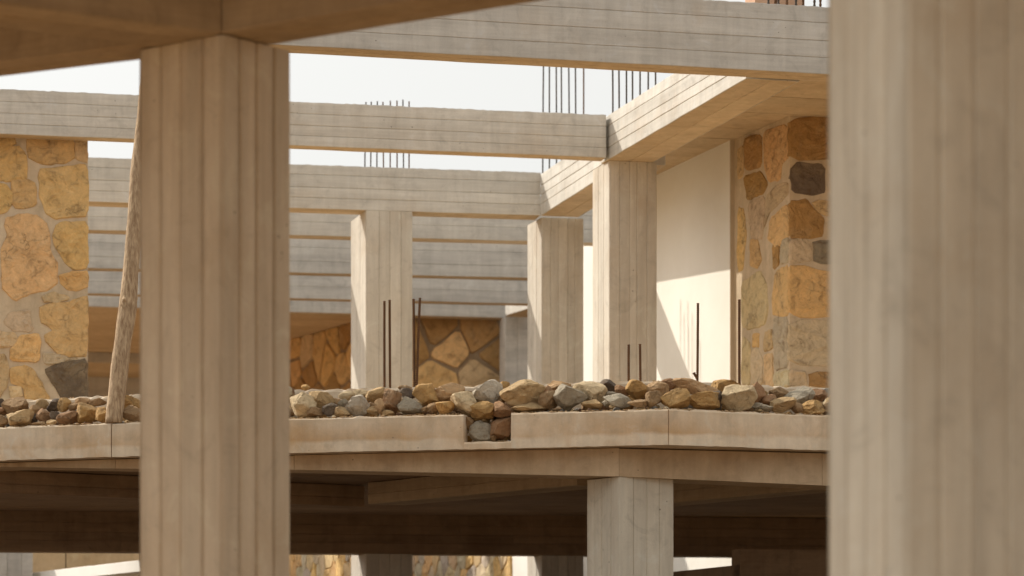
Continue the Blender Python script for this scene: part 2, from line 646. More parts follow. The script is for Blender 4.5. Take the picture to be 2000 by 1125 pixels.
def fit_width(k, e, u):
    """length along e from k that ends in picture column u"""
    lo, hi = 0.05, 3.0
    for _ in range(50):
        mid = (lo + hi) / 2
        p = k + e * mid
        uu = 1000 + F_PX * (p.x / p.y)
        u0 = 1000 + F_PX * (k.x / k.y)
        if (uu - u0) * (1 if u > u0 else -1) < abs(u - u0):
            lo = mid
        else:
            hi = mid
    return lo


BACK = -B_DIR
A3 = (b3b - b3a).normalized()
k3 = line_pt(b3a, b3b, 715)
column('free standing sunlit edged column in the middle under the third beam', k3, A3, fit_width(k3, A3, 806), BACK,
       min(0.8, fit_width(k3, BACK, 685)), -EYE, HU, (4, 3), group=GC)
k2 = line_pt(at_height(1190, 313, HU), at_height(1283, 315, HU), 1190)
column('column under the sunlit crossing beam, next to the cream wall panel', k2, A_DIR, fit_width(k2, A_DIR, 1283), BACK,
       min(0.7, fit_width(k2, BACK, 1157)), -EYE, HU - 0.004, (5, 3), group=GC)
k4 = line_pt(at_height(1058, 424, HU), at_height(1140, 426, HU), 1058)
column('column just left of the one by the cream panel, under the third beam end', k4, A3, fit_width(k4, A3, 1140), BACK,
       min(0.7, fit_width(k4, BACK, 1030)), -EYE, HU - 0.004, (5, 3), group=GC)
k5 = at_height(987, 618, HU)
column('far grey column at the right end of the shaded stone wall', k5, A3, 0.42, BACK, 0.3, 0.0, HU - 0.004, (3, 2), M['beam_far'], group=GC)

# slab to the right, board marked underside
def soffit_slab(label, corners, h, thick, nb, name='ceiling_slab'):
    """corners: near-left, near-right, far-right, far-left (CCW)"""
    c = sum(corners, Vector((0, 0))) / 4
    root = empty(name, (c.x, c.y, h + EYE), label, 'slab')
    vs, fs = prism_geo(corners, h + EYE + 0.014, h + EYE + thick)
    mesh_obj('core', vs, fs, M['dusty'] if name == 'floor_slab' else M['beam'], root)
    nl, nr, fr, fl = corners
    ws = widths(1.0, nb, 0.35)
    s = 0.0
    for w in ws:
        a, b = nl.lerp(fl, s), nr.lerp(fr, s)
        a2, b2 = nl.lerp(fl, s + w), nr.lerp(fr, s + w)
        g = 0.004
        wd = (a2 - a).normalized() * g
        lo = random.uniform(-0.003, 0.003)
        vs, fs = prism_geo([a + wd, b + wd, b2 - wd, a2 - wd], h + EYE + lo, h + EYE + 0.013)
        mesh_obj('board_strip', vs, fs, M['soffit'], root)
        s += w
    return root


xr = Vector((B_DIR.y * -1, B_DIR.x))                     # to the right, square to the crossing beams
x1_right_far = x1f + xr * 0.442
nl = t1a + (t1b - t1a).normalized() * 0
A1 = (t1b - t1a).normalized()
n1 = Vector((-A1.y, A1.x))
back1a, back1b = t1a + n1 * 0.263, t1b + n1 * 0.263


def cross2(p, d, q, e):
    den = d.x * e.y - d.y * e.x
    r = q - p
    return p + d * ((r.x * e.y - r.y * e.x) / den)


sl_nl = cross2(x1_right_far, B_DIR, back1a, A1)
sl_fl = cross2(x1_right_far, B_DIR, b2a, A_DIR)
sl_nr = sl_nl + A1 * 6.4
sl_fr = sl_fl + A_DIR * 6.4
soffit_slab('board marked ceiling slab over the stone pier', [sl_nl, sl_nr, sl_fr, sl_fl], 4.72, 0.13, 9)
x2r = Vector((-x2d.y, x2d.x))
s2_fl = cross2(x2f + x2r * 0.402, x2d, b3a, A3)
s2_nl = cross2(x2f + x2r * 0.402, x2d, b2a + Vector((0, 0.004)), A_DIR)
soffit_slab('ceiling slab behind the near column, above the hidden cream panel',
            [s2_nl, s2_nl + A_DIR * 4.0, s2_fl + A3 * 4.0, s2_fl], 4.72, 0.13, 7)

HSL = 4.72                     # underside of the ceiling slabs
# cream plaster panels
def panel(label, a, b, thick, h0, h1):
    """visible left face runs from far a to near b"""
    pts = beam_pts(a, b, thick)
    root = empty('wall_panel', (a.x, a.y, h0 + EYE), label, 'wall')
    vs, fs = prism_geo(pts, h0 + EYE, h1 + EYE)
    mesh_obj('panel_face', vs, fs, M['plaster'], root)
    e = (b - a).normalized()
    n = Vector((-e.y, e.x))
    vs, fs = prism_geo([b + e * 0.001 - n * 0.003, b + e * 0.014 - n * 0.003, b + e * 0.014 + n * (thick + 0.003), b + e * 0.001 + n * (thick + 0.003)],
                       h0 + EYE, h1 + EYE)
    mesh_obj('edge_board', vs, fs, M['plaster_edge'], root)
    return root


pa_, pb_ = at_height(1285, 340, HSL), at_height(1426, 273, HSL)
pdir = (pb_ - pa_).normalized()
panel('smooth cream wall panel with a slanted patch of sun', pa_ - pdir * 1.0, pb_, 0.085, 1.632, HSL - 0.001)
panel('sliver of cream wall panel seen between the two right columns', V2(0.66, 31.1), V2(1.41, 28.8), 0.06, 1.632, HSL - 0.001)

# ------------------------------------------------------------------ stone walls
OCH = (0.50, 0.27, 0.085)
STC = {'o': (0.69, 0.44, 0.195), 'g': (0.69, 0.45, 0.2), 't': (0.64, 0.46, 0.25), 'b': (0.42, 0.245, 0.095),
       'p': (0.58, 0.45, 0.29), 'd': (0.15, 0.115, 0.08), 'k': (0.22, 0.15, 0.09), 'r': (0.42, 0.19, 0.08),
       'w': (0.52, 0.44, 0.32), 'y': (0.30, 0.25, 0.19)}


def chaikin(poly, keep=0.16):
    out = []
    n = len(poly)
    for i in range(n):
        p, q = poly[i], poly[(i + 1) % n]
        out.append((p[0] + (q[0] - p[0]) * keep, p[1] + (q[1] - p[1]) * keep))
        out.append((p[0] + (q[0] - p[0]) * (1 - keep), p[1] + (q[1] - p[1]) * (1 - keep)))
    return out


def poly_area(poly):
    return 0.5 * sum(poly[i][0] * poly[(i + 1) % len(poly)][1] - poly[(i + 1) % len(poly)][0] * poly[i][1] for i in range(len(poly)))


def stone_piece(root, poly, a, e, nrm, col, proud=0.03, name='stone', fine=True, grow=0.017):
    """poly in wall coordinates (s along e, z); a plan origin; nrm outward"""
    if poly_area(poly) < 0:
        poly = poly[::-1]
    n = len(poly)
    cx = sum(p[0] for p in poly) / n
    cz = sum(p[1] for p in poly) / n
    if grow:
        g2 = []
        for (px_, pz_) in poly:
            d = max(0.03, math.hypot(px_ - cx, pz_ - cz))
            g2.append((px_ + (px_ - cx) / d * grow, pz_ + (pz_ - cz) / d * grow))
        poly = g2
    base_ring = chaikin(poly, 0.12)
    ring = []
    n = len(base_ring)
    for i in range(n):
        p, q = base_ring[i], base_ring[(i + 1) % n]
        d = math.hypot(q[0] - p[0], q[1] - p[1])
        k = max(1, min(5, int(d / 0.045))) if fine else max(1, min(3, int(d / 0.12)))
        for m in range(k):
            f = m / k
            a_ = 0.007 if fine else 0.01
            ring.append((p[0] + (q[0] - p[0]) * f + random.uniform(-a_, a_), p[1] + (q[1] - p[1]) * f + random.uniform(-a_, a_)))
    n = len(ring)
    cx = sum(p[0] for p in ring) / n
    cz = sum(p[1] for p in ring) / n
    seed = random.uniform(0, 100)
    vs, fs = [], []

    def P(s, z, d):
        return Vector((a.x + e.x * s + nrm.x * d, a.y + e.y * s + nrm.y * d, z))
    levels = [(1.0, -0.03, 0), (1.0, -0.004, 0), (0.965, 0.75, 0.5), (0.8, 1.0, 1.0), (0.6, 1.0, 1.0), (0.38, 1.0, 1.0), (0.18, 1.0, 1.0)] if fine else \
             [(1.0, -0.03, 0), (1.0, -0.004, 0), (0.95, 0.8, 0.6), (0.5, 1.0, 1.0)]
    for li, (k, d, nz) in enumerate(levels):
        for (s, z) in ring:
            ss, zz = cx + (s - cx) * k, cz + (z - cz) * k
            dd = d if li < 2 else proud * d + noise.noise(Vector((ss * 8 + seed, zz * 8, seed))) * 0.026 * nz + noise.noise(Vector((ss * 24 + seed, zz * 24, 5))) * 0.014 * nz
            if li >= 2:
                dd = max(dd, 0.004 + 0.004 * nz)
            vs.append(P(ss, zz, dd))
    for li in range(len(levels) - 1):
        for i in range(n):
            j = (i + 1) % n
            fs.append((li * n + i, li * n + j, (li + 1) * n + j, (li + 1) * n + i))
    vs.append(P(cx, cz, proud * 1.0 + random.uniform(-0.01, 0.01)))
    top = (len(levels) - 1) * n
    for i in range(n):
        fs.append((top + i, top + (i + 1) % n, len(vs) - 1))
    o = mesh_obj(name, vs, fs, M['stone'], root)
    j = random.uniform(0.88, 1.12)
    o.color = (col[0] * j, col[1] * j * random.uniform(.96, 1.04), col[2] * j * random.uniform(.9, 1.1), 1)
    return o


def clip_half(poly, nx, ny, c):
    out = []
    n = len(poly)
    for i in range(n):
        p, q = poly[i], poly[(i + 1) % n]
        dp, dq = p[0] * nx + p[1] * ny - c, q[0] * nx + q[1] * ny - c
        if dp <= 0:
            out.append(p)
        if dp * dq < 0:
            t = dp / (dp - dq)
            out.append((p[0] + (q[0] - p[0]) * t, p[1] + (q[1] - p[1]) * t))
    return out


def voronoi_cells(s0, s1, z0, z1, size, gap):
    seeds = []
    nx, nz = max(1, round((s1 - s0) / size)), max(1, round((z1 - z0) / (size * 0.8)))
    for j in range(nz):
        for i in range(nx):
            seeds.append((s0 + (i + 0.5 + (0.25 if j % 2 else -0.25) + random.uniform(-.34, .34)) * (s1 - s0) / nx,
                          z0 + (j + 0.5 + random.uniform(-.36, .36)) * (z1 - z0) / nz))
    cells = []
    for i, p in enumerate(seeds):
        poly = [(s0, z0), (s1, z0), (s1, z1), (s0, z1)]
        for j, q in enumerate(seeds):
            if i == j:
                continue
            dx, dy = q[0] - p[0], q[1] - p[1]
            d = math.hypot(dx, dy)
            if d > size * 4:
                continue
            nx_, ny_ = dx / d, dy / d
            c = (p[0] + q[0]) / 2 * nx_ + (p[1] + q[1]) / 2 * ny_ - gap * random.uniform(0.4, 1.0)
            poly = clip_half(poly, nx_, ny_, c)
            if len(poly) < 3:
                break
        if len(poly) >= 3 and abs(poly_area(poly)) > 0.004:
            cells.append(poly)
    return cells


def wall_root(label, pts, h0, h1, group=None, mortar='mortar'):
    c = sum(pts, Vector((0, 0))) / len(pts)
    root = empty('stone_wall', (c.x, c.y, h0 + EYE), label, 'wall', group)
    vs, fs = prism_geo(pts, h0 + EYE, h1 + EYE)
    # mortar bed, slightly uneven
    mesh_obj('mortar', vs, fs, M[mortar], root)
    return root


def trace(zoompts, sc, ox, oy, p, q):
    """outline points measured on the wall face p-q"""
    e = (q - p).normalized()
    out = []
    for x, y in zoompts:
        w = on_plane(ox + x / sc, oy + y / sc, p, q)
        out.append(((V2(w.x, w.y) - p).dot(e), w.z))
    return out


# left wall, just behind the second beam
wl_off = Vector((0, 0.24))
wla, wlb = on_line(-160, b2a + wl_off, b2b + wl_off), on_line(171.5, b2a + wl_off, b2b + wl_off)
root = wall_root('ochre rubble stone wall at the far left, under the long thin beam', beam_pts(wla, wlb, 0.4), 1.632, HU + 0.2)
e_ = (wlb - wla).normalized()
n_ = Vector((e_.y, -e_.x))
LEFT = [('o', [(0, 20), (55, 20), (60, 45), (40, 60), (0, 80), (-40, 40)]),
        ('o', [(120, -30), (285, -30), (310, 60), (312, 108), (270, 125), (190, 130), (130, 105), (115, 70)]),
        ('t', [(322, -20), (368, -20), (368, 122), (332, 112), (318, 90)]),
        ('o', [(-30, 95), (40, 65), (75, 60), (105, 90), (112, 180), (90, 195), (20, 200), (-30, 195)]),
        ('g', [(162, 160), (250, 145), (368, 135), (368, 345), (290, 352), (230, 358), (190, 330), (175, 270)]),
        ('o', [(48, 208), (110, 195), (150, 215), (150, 305), (70, 315), (58, 300), (56, 240)]),
        ('o', [(-40, 215), (25, 220), (48, 260), (46, 300), (25, 330), (-40, 345)]),
        ('g', [(25, 360), (90, 345), (150, 350), (190, 380), (205, 420), (205, 500), (240, 550), (243, 630), (200, 660),
               (120, 680), (60, 705), (15, 660), (10, 600), (8, 500), (35, 440), (20, 390)]),
        ('o', [(235, 400), (260, 378), (368, 378), (368, 565), (310, 575), (270, 540), (240, 480), (228, 440)]),
        ('o', [(255, 600), (300, 590), (368, 585), (368, 640), (330, 662), (290, 655), (260, 630)]),
        ('t', [(180, 690), (220, 675), (280, 685), (285, 700), (240, 715), (185, 710)]),
        ('o', [(170, 735), (230, 722), (300, 715), (340, 695), (368, 690), (368, 935), (300, 945), (240, 925), (200, 880),
               (190, 850), (230, 825), (175, 800)]),
        ('p', [(45, 760), (120, 745), (135, 820), (125, 838), (60, 830), (20, 800)]),
        ('t', [(-40, 835), (60, 845), (68, 870), (50, 898), (-40, 910)]),
        ('o', [(85, 860), (155, 850), (168, 880), (165, 950), (140, 965), (50, 955), (45, 910), (78, 885)]),
        ('p', [(185, 930), (230, 934), (330, 953), (260, 968), (190, 975)]),
        ('d', [(190, 1000), (250, 975), (368, 955), (368, 1130), (265, 1130)]),
        ('o', [(45, 1000), (100, 985), (140, 1000), (215, 1130), (105, 1130), (100, 1068), (50, 1055)]),
        ('t', [(-40, 945), (20, 940), (35, 985), (30, 1060), (-5, 1115), (-40, 1110)]),
        ('t', [(40, 1075), (88, 1072), (92, 1110), (50, 1120)])]
for c, zp in LEFT:
    stone_piece(root, trace(zp, 2.163, 0, 260, wla, wlb), wla, e_, n_, STC[c], 0.016)
s_in = (on_line(-14, wla, wlb) - wla).length
for cell in voronoi_cells(0, s_in - 0.03, 2.2 + EYE, HU + 0.2 + EYE, 0.32, 0.022):
    stone_piece(root, cell, wla, e_, n_, STC[random.choice('oogtpb')], 0.03)

# right pier: left face and front face
pk = at_height(1542, 226, HSL)
pl_far = at_height(1441, 270, HSL)
pe = (pk - pl_far).normalized()
p_right = pk + A_DIR * 3.2
root = wall_root('tall stone pier of big squared stones under the ceiling slab',
                 [pl_far - pe * 0.8, pk, p_right, p_right - pe * 1.8], 1.632, HSL - 0.001)
SC = 763 / 190.0
PL = [('b', 0, [(100, 205), (232, 170), (232, 420), (110, 452)]),
      ('o', 0, [(250, 150), (432, 90), (440, 350), (390, 400), (380, 520), (290, 540), (255, 400)]),
      ('b', 0, [(100, 500), (230, 465), (278, 560), (250, 630), (120, 690)]),
      ('t', 0, [(48, 300), (85, 260), (90, 480), (48, 520)]),
      ('p', 0, [(130, 705), (262, 650), (240, 990), (150, 980)]),
      ('p', 0, [(275, 650), (380, 560), (440, 560), (440, 640), (360, 715), (290, 790), (255, 900)]),
      ('g', 0, [(300, 835), (442, 715), (445, 980), (350, 1050), (290, 1000)]),
      ('g', 0, [(48, 750), (95, 770), (110, 960), (95, 1120), (90, 1220), (48, 1240)]),
      ('o', 1, [(150, -40), (205, -40), (230, 120), (190, 175), (145, 150)]),
      ('b', 1, [(322, 0), (372, 0), (368, 140), (330, 180)]),
      ('w', 1, [(390, -40), (445, -60), (445, 125), (385, 135)]),
      ('g', 1, [(345, 210), (442, 152), (445, 535), (400, 552), (320, 535), (320, 400)]),
      ('p', 1, [(75, 290), (220, 200), (272, 310), (282, 500), (258, 615), (150, 650), (80, 640)]),
      ('w', 1, [(322, 575), (440, 555), (445, 940), (340, 975), (332, 760)]),
      ('o', 1, [(165, 700), (210, 690), (210, 790), (170, 790)]),
      ('t', 1, [(260, 690), (318, 660), (318, 800), (255, 820)]),
      ('p', 1, [(155, 835), (200, 805), (240, 900), (240, 1090), (150, 1090)]),
      ('t', 1, [(260, 860), (322, 850), (325, 1110), (250, 1110)]),
      ('p', 1, [(85, 720), (138, 760), (148, 900), (140, 1090), (80, 1090)]),
      ('w', 1, [(335, 1000), (442, 972), (445, 1110), (335, 1110)])]
pn = Vector((pe.y, -pe.x))
for c, z, zp in PL:
    stone_piece(root, trace(zp, SC, 1430, 220 if z == 0 else 480, pl_far, pk), pl_far, pe, pn, STC[c], 0.012)
PR = [('b', 0, [(455, 40), (1135, 40), (1135, 370), (455, 370)]),
      ('d', 0, [(458, 450), (520, 400), (690, 410), (722, 450), (722, 620), (640, 640), (480, 615)]),
      ('t', 0, [(760, 400), (1050, 400), (1050, 640), (760, 640)]),
      ('b', 0, [(455, 700), (590, 690), (640, 770), (712, 830), (712, 960), (600, 980), (455, 980)]),
      ('t', 0, [(620, 690), (1135, 690), (1135, 800), (700, 805)]),
      ('p', 0, [(455, 1000), (600, 1000), (620, 1160), (455, 1180)]),
      ('y', 0, [(640, 1000), (1135, 1000), (1135, 1190), (650, 1180)]),
      ('o', 1, [(452, 165), (560, 155), (690, 205), (1135, 230), (1135, 560), (452, 560)]),
      ('p', 1, [(452, 585), (1135, 585), (1135, 935), (452, 935)]),
      ('b', 1, [(600, 990), (1135, 990), (1135, 1110), (620, 1110)]),
      ('p', 1, [(455, 985), (570, 990), (580, 1110), (455, 1110)])]
an = Vector((A_DIR.y, -A_DIR.x))
for c, z, zp in PR:
    stone_piece(root, trace(zp, SC, 1430, 220 if z == 0 else 480, pk, p_right), pk, A_DIR, an, STC[c], 0.012)

s_in = (on_line(1700, pk, p_right) - pk).length
for cell in voronoi_cells(s_in, (p_right - pk).length, 1.7 + EYE, HSL + EYE - 0.01, 0.42, 0.02):
    stone_piece(root, cell, pk, A_DIR, an, STC[random.choice('ogbtpb')], 0.014)

# shaded far wall: a side running away to the left and a front
w1c = V2(-1.36, 36.75)
w1l = w1c + Vector((-0.98, 2.0)).normalized() * 7.0
w1r = w1c + A3 * 2.1
back = Vector((0.98, 2.0)).normalized() * 0.2
root = wall_root('far shaded ochre stone wall under the lowest beam', [w1l, w1c, w1r, w1r + (w1l - w1c)], 0.2, HU + 0.2, mortar='mortar_shaded')
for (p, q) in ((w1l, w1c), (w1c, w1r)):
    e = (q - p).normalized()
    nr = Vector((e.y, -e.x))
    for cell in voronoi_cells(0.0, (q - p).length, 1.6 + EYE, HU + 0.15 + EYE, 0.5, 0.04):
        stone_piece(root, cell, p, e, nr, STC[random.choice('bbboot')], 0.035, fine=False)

# lower storey walls beyond the undercroft
def low_wall(label, p, q, h0, h1, size, cols):
    e = (q - p).normalized()
    nr = Vector((e.y, -e.x))
    rt = wall_root(label, beam_pts(p, q, 0.4), h0, h1)
    for cell in voronoi_cells(0, (q - p).length, max(h0, 0.4) + EYE, h1 + EYE, size, 0.025):
        stone_piece(rt, cell, p, e, nr, STC[random.choice(cols)], 0.03, fine=False)


low_wall('sunlit stone wall seen low between the left columns', V2(-3.25, 36.5), V2(-1.69, 30.8), -EYE, 1.5, 0.4, 'ogwpt')
low_wall('sunlit stone wall seen low in the middle opening', V2(-1.45, 36.5), V2(0.0, 31.1), -EYE, 1.5, 0.4, 'ogwpt')
panel('white wall strip at the bottom, right of the low stone wall', V2(0.003, 31.09), V2(0.27, 30.1), 0.06, -EYE, 1.45)
panel('white lower wall seen as a bright sliver right of the near lower column', V2(0.80, 36.2), V2(2.6, 29.5), 0.06, -EYE, 1.5)
# plain brown wall at the lower left
pl_a, pl_b = V2(-6.6, 33.6), V2(-3.2, 34.4)
root = empty('rendered_wall', (-5, 34, 0), 'plain brown rendered wall at the lower left edge', 'wall')
s = 0.0
for w in widths((pl_b - pl_a).length, 5, 0.4):
    e = (pl_b - pl_a).normalized()
    a = pl_a + e * (s + 0.006)
    vs, fs = prism_geo(beam_pts(a, pl_a + e * (s + w - 0.006), 0.25), 0.0, EYE + 1.5)
    mesh_obj('wall_panel', vs, fs, M['dusty'], root)
    s += w

# soffits and beams far left
ff_a, ff_b = at_height(572, 609.7, HU), at_height(817, 616.5, HU)
ffd = (ff_b - ff_a).normalized()
p0 = line_pt(ff_a, ff_b, -200) + Vector((0, 0.27))
p1 = line_pt(ff_a, ff_b, 985) + Vector((0, 0.27))
soffit_slab('far brown ceiling slab behind the lowest beam', [p0, p1, p1 + Vector((-0.6, 6.6)), p0 + Vector((-0.6, 6.6))], HU + 0.16, 0.2, 9)
f5a, f5b = at_height(170, 708, HU), at_height(270, 710.5, HU)
beam('pale far beam low at the left, behind the wooden prop', line_pt(f5a, f5b, -100), line_pt(f5a, f5b, 560), 0.25, HU, HU + 0.155, 1, M['beam_far'],
     'far beams seen between the columns')
f6a, f6b = at_height(170, 738, HU), at_height(270, 740, HU)
p0, p1 = line_pt(f5a, f5b, -100) + Vector((0, 0.26)), line_pt(f5a, f5b, 560) + Vector((0, 0.26))
q0, q1 = line_pt(f6a, f6b, -100), line_pt(f6a, f6b, 560)
soffit_slab('lowest strip of far brown ceiling behind the prop', [p0, p1, q1, q0], HU + 0.014, 0.2, 3)
root = empty('concrete_wall', (q0.x, q0.y, 0), 'pale grey far wall behind the foot of the wooden prop', 'wall')
wpts = beam_pts(q0 + Vector((0, 0.02)), q1 + Vector((0, 0.02)), 0.25)
z = 1.2 + EYE
for k in range(7):
    vs, fs = prism_geo(wpts, z + 0.006, z + 0.494)
    mesh_obj('wall_panel', vs, fs, M['beam_far'], root)
    z += 0.5

# ------------------------------------------------------------------ terrace with rock fill
HT, HB = 1.715, 1.47           # parapet top and slab underside above the eye
FRONT_UV = [(-260, 844.5), (218, 826), (1306, 798.8), (1615, 811.2), (2900, 863.0)]
FRONT = [at_height(u, v, HT) for u, v in FRONT_UV]


def front_at(u):
    for i in range(len(FRONT) - 1):
        if u <= FRONT_UV[i + 1][0] or i == len(FRONT) - 2:
            return on_line(u, FRONT[i], FRONT[i + 1])


def seg_normal(i):
    e = (FRONT[i + 1] - FRONT[i]).normalized()
    return Vector((-e.y, e.x))


terrace = empty('terrace_edge', (FRONT[2].x, FRONT[2].y, HB + EYE), 'concrete terrace edge with a square notch and rocks lying behind it', 'parapet')
TH = 0.10


def parapet_piece(name, ua, ub, i, h0, h1, th=TH, rag=True):
    a, b = on_line(ua, FRONT[i], FRONT[i + 1]), on_line(ub, FRONT[i], FRONT[i + 1])
    n = seg_normal(i)
    ln = (b - a).length
    k = max(2, int(ln / 0.05)) if rag else 2
    vs, fs = [], []
    for j in range(k + 1):
        p = a.lerp(b, j / k)
        r1 = (noise.noise(Vector((p.x * 9, p.y * 9, 1))) * 0.008 + random.uniform(-.006, .004)) if rag else 0
        r0 = (random.uniform(-.002, .003)) if rag else 0
        q = p + n * th
        for (pt, z, o) in ((p, h0 + r0, 0), (p, (h0 * 2 + h1) / 3, 0), (p, h1 - 0.012, 0), (p, h1 + r1, 0.008), (q, h1 + r1 * 0.7, 0), (q, h0, 0)):
            pt2 = pt + n * (o + (noise.noise(Vector((pt.x * 2.2, z * 6, pt.y * 2.2))) * 0.004))
            vs.append((pt2.x, pt2.y, z + EYE))
    for j in range(k):
        for m in range(6):
            p_, q_ = j * 6 + m, j * 6 + (m + 1) % 6
            fs.append((p_, p_ + 6, q_ + 6, q_))
    fs.append(tuple(range(6)))
    fs.append(tuple(k * 6 + m for m in reversed(range(6))))
    return mesh_obj(name, vs, fs, M['slab'], terrace)


parapet_piece('parapet_block', -260, 216.6, 0, HB, HT)
parapet_piece('parapet_block', 218.8, 905, 1, HB, HT)
parapet_piece('notch_sill', 905.2, 997.8, 1, HB, HB + 0.05, rag=True)
parapet_piece('parapet_block', 998, 1304.6, 1, HB, HT)
parapet_piece('parapet_block', 1307.0, 1615, 2, HB, HT)
parapet_piece('parapet_block', 1615.3, 2900, 3, HB, HT)
# planter floor and slab
BACKW = 1.0
back_line = [p + Vector((0, BACKW)) for p in FRONT]
pts = [FRONT[i] + seg_normal(min(i, 3)) * (TH + 0.002) for i in range(5)] + [p + Vector((0, 0.16)) for p in reversed(back_line)]
vs, fs = prism_geo(pts, HB + EYE + 0.003, HB + EYE + 0.055)
mesh_obj('planter_floor', vs, fs, M['slab'], terrace)
# back upstand
HW = 2.012
for i in range(4):
    a, b = back_line[i], back_line[i + 1]
    n = seg_normal(i)
    k = max(2, int((b - a).length / 0.05))
    vs, fs = [], []
    for j in range(k + 1):
        p = a.lerp(b, j / k)
        r = random.uniform(-.012, .006) + noise.noise(Vector((p.x * 3, p.y * 3, 7))) * 0.01
        q = p + n * 0.15
        r2 = random.uniform(-.01, .006)
        for pt, z in ((p, HB + 0.055), (p, HW - 0.02), (p + n * 0.01, HW + r), (q, HW + r2), (q, HB + 0.055)):
            vs.append((pt.x, pt.y, z + EYE))
    for j in range(k):
        for m in range(5):
            p_, q_ = j * 5 + m, j * 5 + (m + 1) % 5
            fs.append((p_, p_ + 5, q_ + 5, q_))
    fs.append(tuple(range(5)))
    fs.append(tuple(k * 5 + m for m in reversed(range(5))))
    mesh_obj('back_upstand', vs, fs, M['slab'], terrace)

# edge beam under the terrace, deepening to the right
EB_UV = [(-260, 907.0), (0, 911.5), (218, 915.0), (570, 917.2), (1211, 930.5), (1612, 948.0), (2900, 1002.0)]
eb_front, eb_z = [], []
for u, v in EB_UV:
    p = front_at(u)
    p = p + Vector((0, 0.2 if u != 1211 else 0.16))
    eb_front.append(p)
    w = at_depth(u, v, p.y)
    eb_z.append(min(w.z, HB + EYE - 0.03))
eb_root = empty('edge_beam', (eb_front[4].x, eb_front[4].y, eb_z[4]), 'smooth concrete edge beam under the terrace, on top of the near lower column', 'beam')
for i in range(len(eb_front) - 1):
    a, b = eb_front[i], eb_front[i + 1]
    e = (b - a).normalized()
    n = Vector((-e.y, e.x))
    g = 0.0015
    pts = [a + e * g, b - e * g, b - e * g + n * 0.43, a + e * g + n * 0.43]
    if i == 3:
        vs, fs = prism_geo(pts, [eb_z[i], eb_z[i + 1], eb_z[i + 1], eb_z[i]], HB + EYE - 0.002)
    else:
        vs, fs = prism_geo(pts, [eb_z[i], eb_z[i + 1], eb_z[i + 1] + 0.002, eb_z[i] + 0.002], HB + EYE - 0.002 - 0.001 * i)
    mesh_obj('beam_segment', vs, fs, M['edge'], eb_root)

# column under the terrace corner
k0 = eb_front[4] + Vector((0.0, 0.004))
ph = math.radians(28.6)
er, el = V2(math.cos(ph), math.sin(ph)), V2(-math.sin(ph), math.cos(ph))
column('near column under the terrace corner, lower right of the middle', k0, er, 0.445, el, 0.445, -EYE, eb_z[4] - EYE - 0.002,
       (4, 4), M['column_pale'], group=GC, gap=0.005)

# floor slab of the upper storey and beams of the undercroft
fl_n = [back_line[i] + Vector((0, 0.165)) for i in range(5)]
t_a, t_b = line_pt(b3a, b3b, -500), line_pt(b3a, b3b, 2700)
floor_far = [t_b + Vector((0, 0.45)), t_a + Vector((0, 0.45))]
root = empty('floor_slab', (0, 24, HB + EYE), 'sand covered floor slab of the upper storey behind the terrace', 'slab')
vs, fs = prism_geo(fl_n + floor_far, HB + EYE + 0.004, HB + EYE + 0.16)
mesh_obj('slab_body', vs, fs, M['dusty'], root)
# soffit boards
fa0, fa1 = V2(fl_n[0].x, 21.6), V2(fl_n[4].x, 21.6)
for k in range(12):
    y0 = 21.45 + k * 0.55
    vs, fs = prism_geo([V2(-5.6, y0 + 0.004), V2(7.4, y0 + 0.004), V2(7.4, y0 + 0.546), V2(-5.6, y0 + 0.546)],
                       HB + EYE - 0.012 + random.uniform(-.003, .002), HB + EYE + 0.002)
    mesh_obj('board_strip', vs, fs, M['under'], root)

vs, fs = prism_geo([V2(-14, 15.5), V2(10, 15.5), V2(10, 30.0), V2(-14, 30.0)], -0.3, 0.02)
tag(mesh_obj('added_dark_sheet', vs, fs, M['bounce_cut']), None, None, kind='structure')  # unseen dark sheet added to cut ground bounce into the undercroft

HS = 1.277
u_a, u_b = at_height(0, 963, HS), at_height(710, 990, HS)
GU = 'beams under the terrace floor'
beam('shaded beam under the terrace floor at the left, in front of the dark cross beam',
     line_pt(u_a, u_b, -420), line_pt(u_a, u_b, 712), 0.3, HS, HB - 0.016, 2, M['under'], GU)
s_n, s_f = at_height(1120, 948, HS), at_height(756, 981, HS)
sd = (s_f - s_n).normalized()
beam('slanting beam under the terrace running back from the near column',
     s_f + sd * 0.3, s_n - sd * 0.05, 0.34, HS - 0.003, HB - 0.016, 2, M['fore'], GU)
r_n, r_f = at_height(1571, 957.5, HS), at_height(1322, 981, HS)
rd = (r_f - r_n).normalized()
beam('slanting beam under the terrace right of the near column',
     r_f + rd * 1.2, r_n - rd * 0.9, 0.30, HS - 0.003, HB - 0.016, 2, M['fore'], GU)
td = A3
HTB = 1.065
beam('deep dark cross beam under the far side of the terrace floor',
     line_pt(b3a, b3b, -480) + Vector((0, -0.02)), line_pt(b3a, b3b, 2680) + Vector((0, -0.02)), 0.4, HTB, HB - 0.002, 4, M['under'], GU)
# low wall at the right
lw_a, lw_b = at_height(1322, 1116, 0.8), at_height(1445, 1103, 0.8)
lwd = (lw_b - lw_a).normalized()
lw_c = lw_b + A_DIR * 5.0
root = empty('low_concrete_wall', (lw_b.x, lw_b.y, 0), 'dark low concrete wall in the shade at the lower right', 'wall')
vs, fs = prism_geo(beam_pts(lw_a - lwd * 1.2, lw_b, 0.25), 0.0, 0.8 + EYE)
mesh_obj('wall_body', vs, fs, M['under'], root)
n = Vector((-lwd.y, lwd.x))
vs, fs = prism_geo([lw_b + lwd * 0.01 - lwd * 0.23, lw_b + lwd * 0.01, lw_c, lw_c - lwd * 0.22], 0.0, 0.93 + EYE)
mesh_obj('wall_body', vs, fs, M['under'], root)
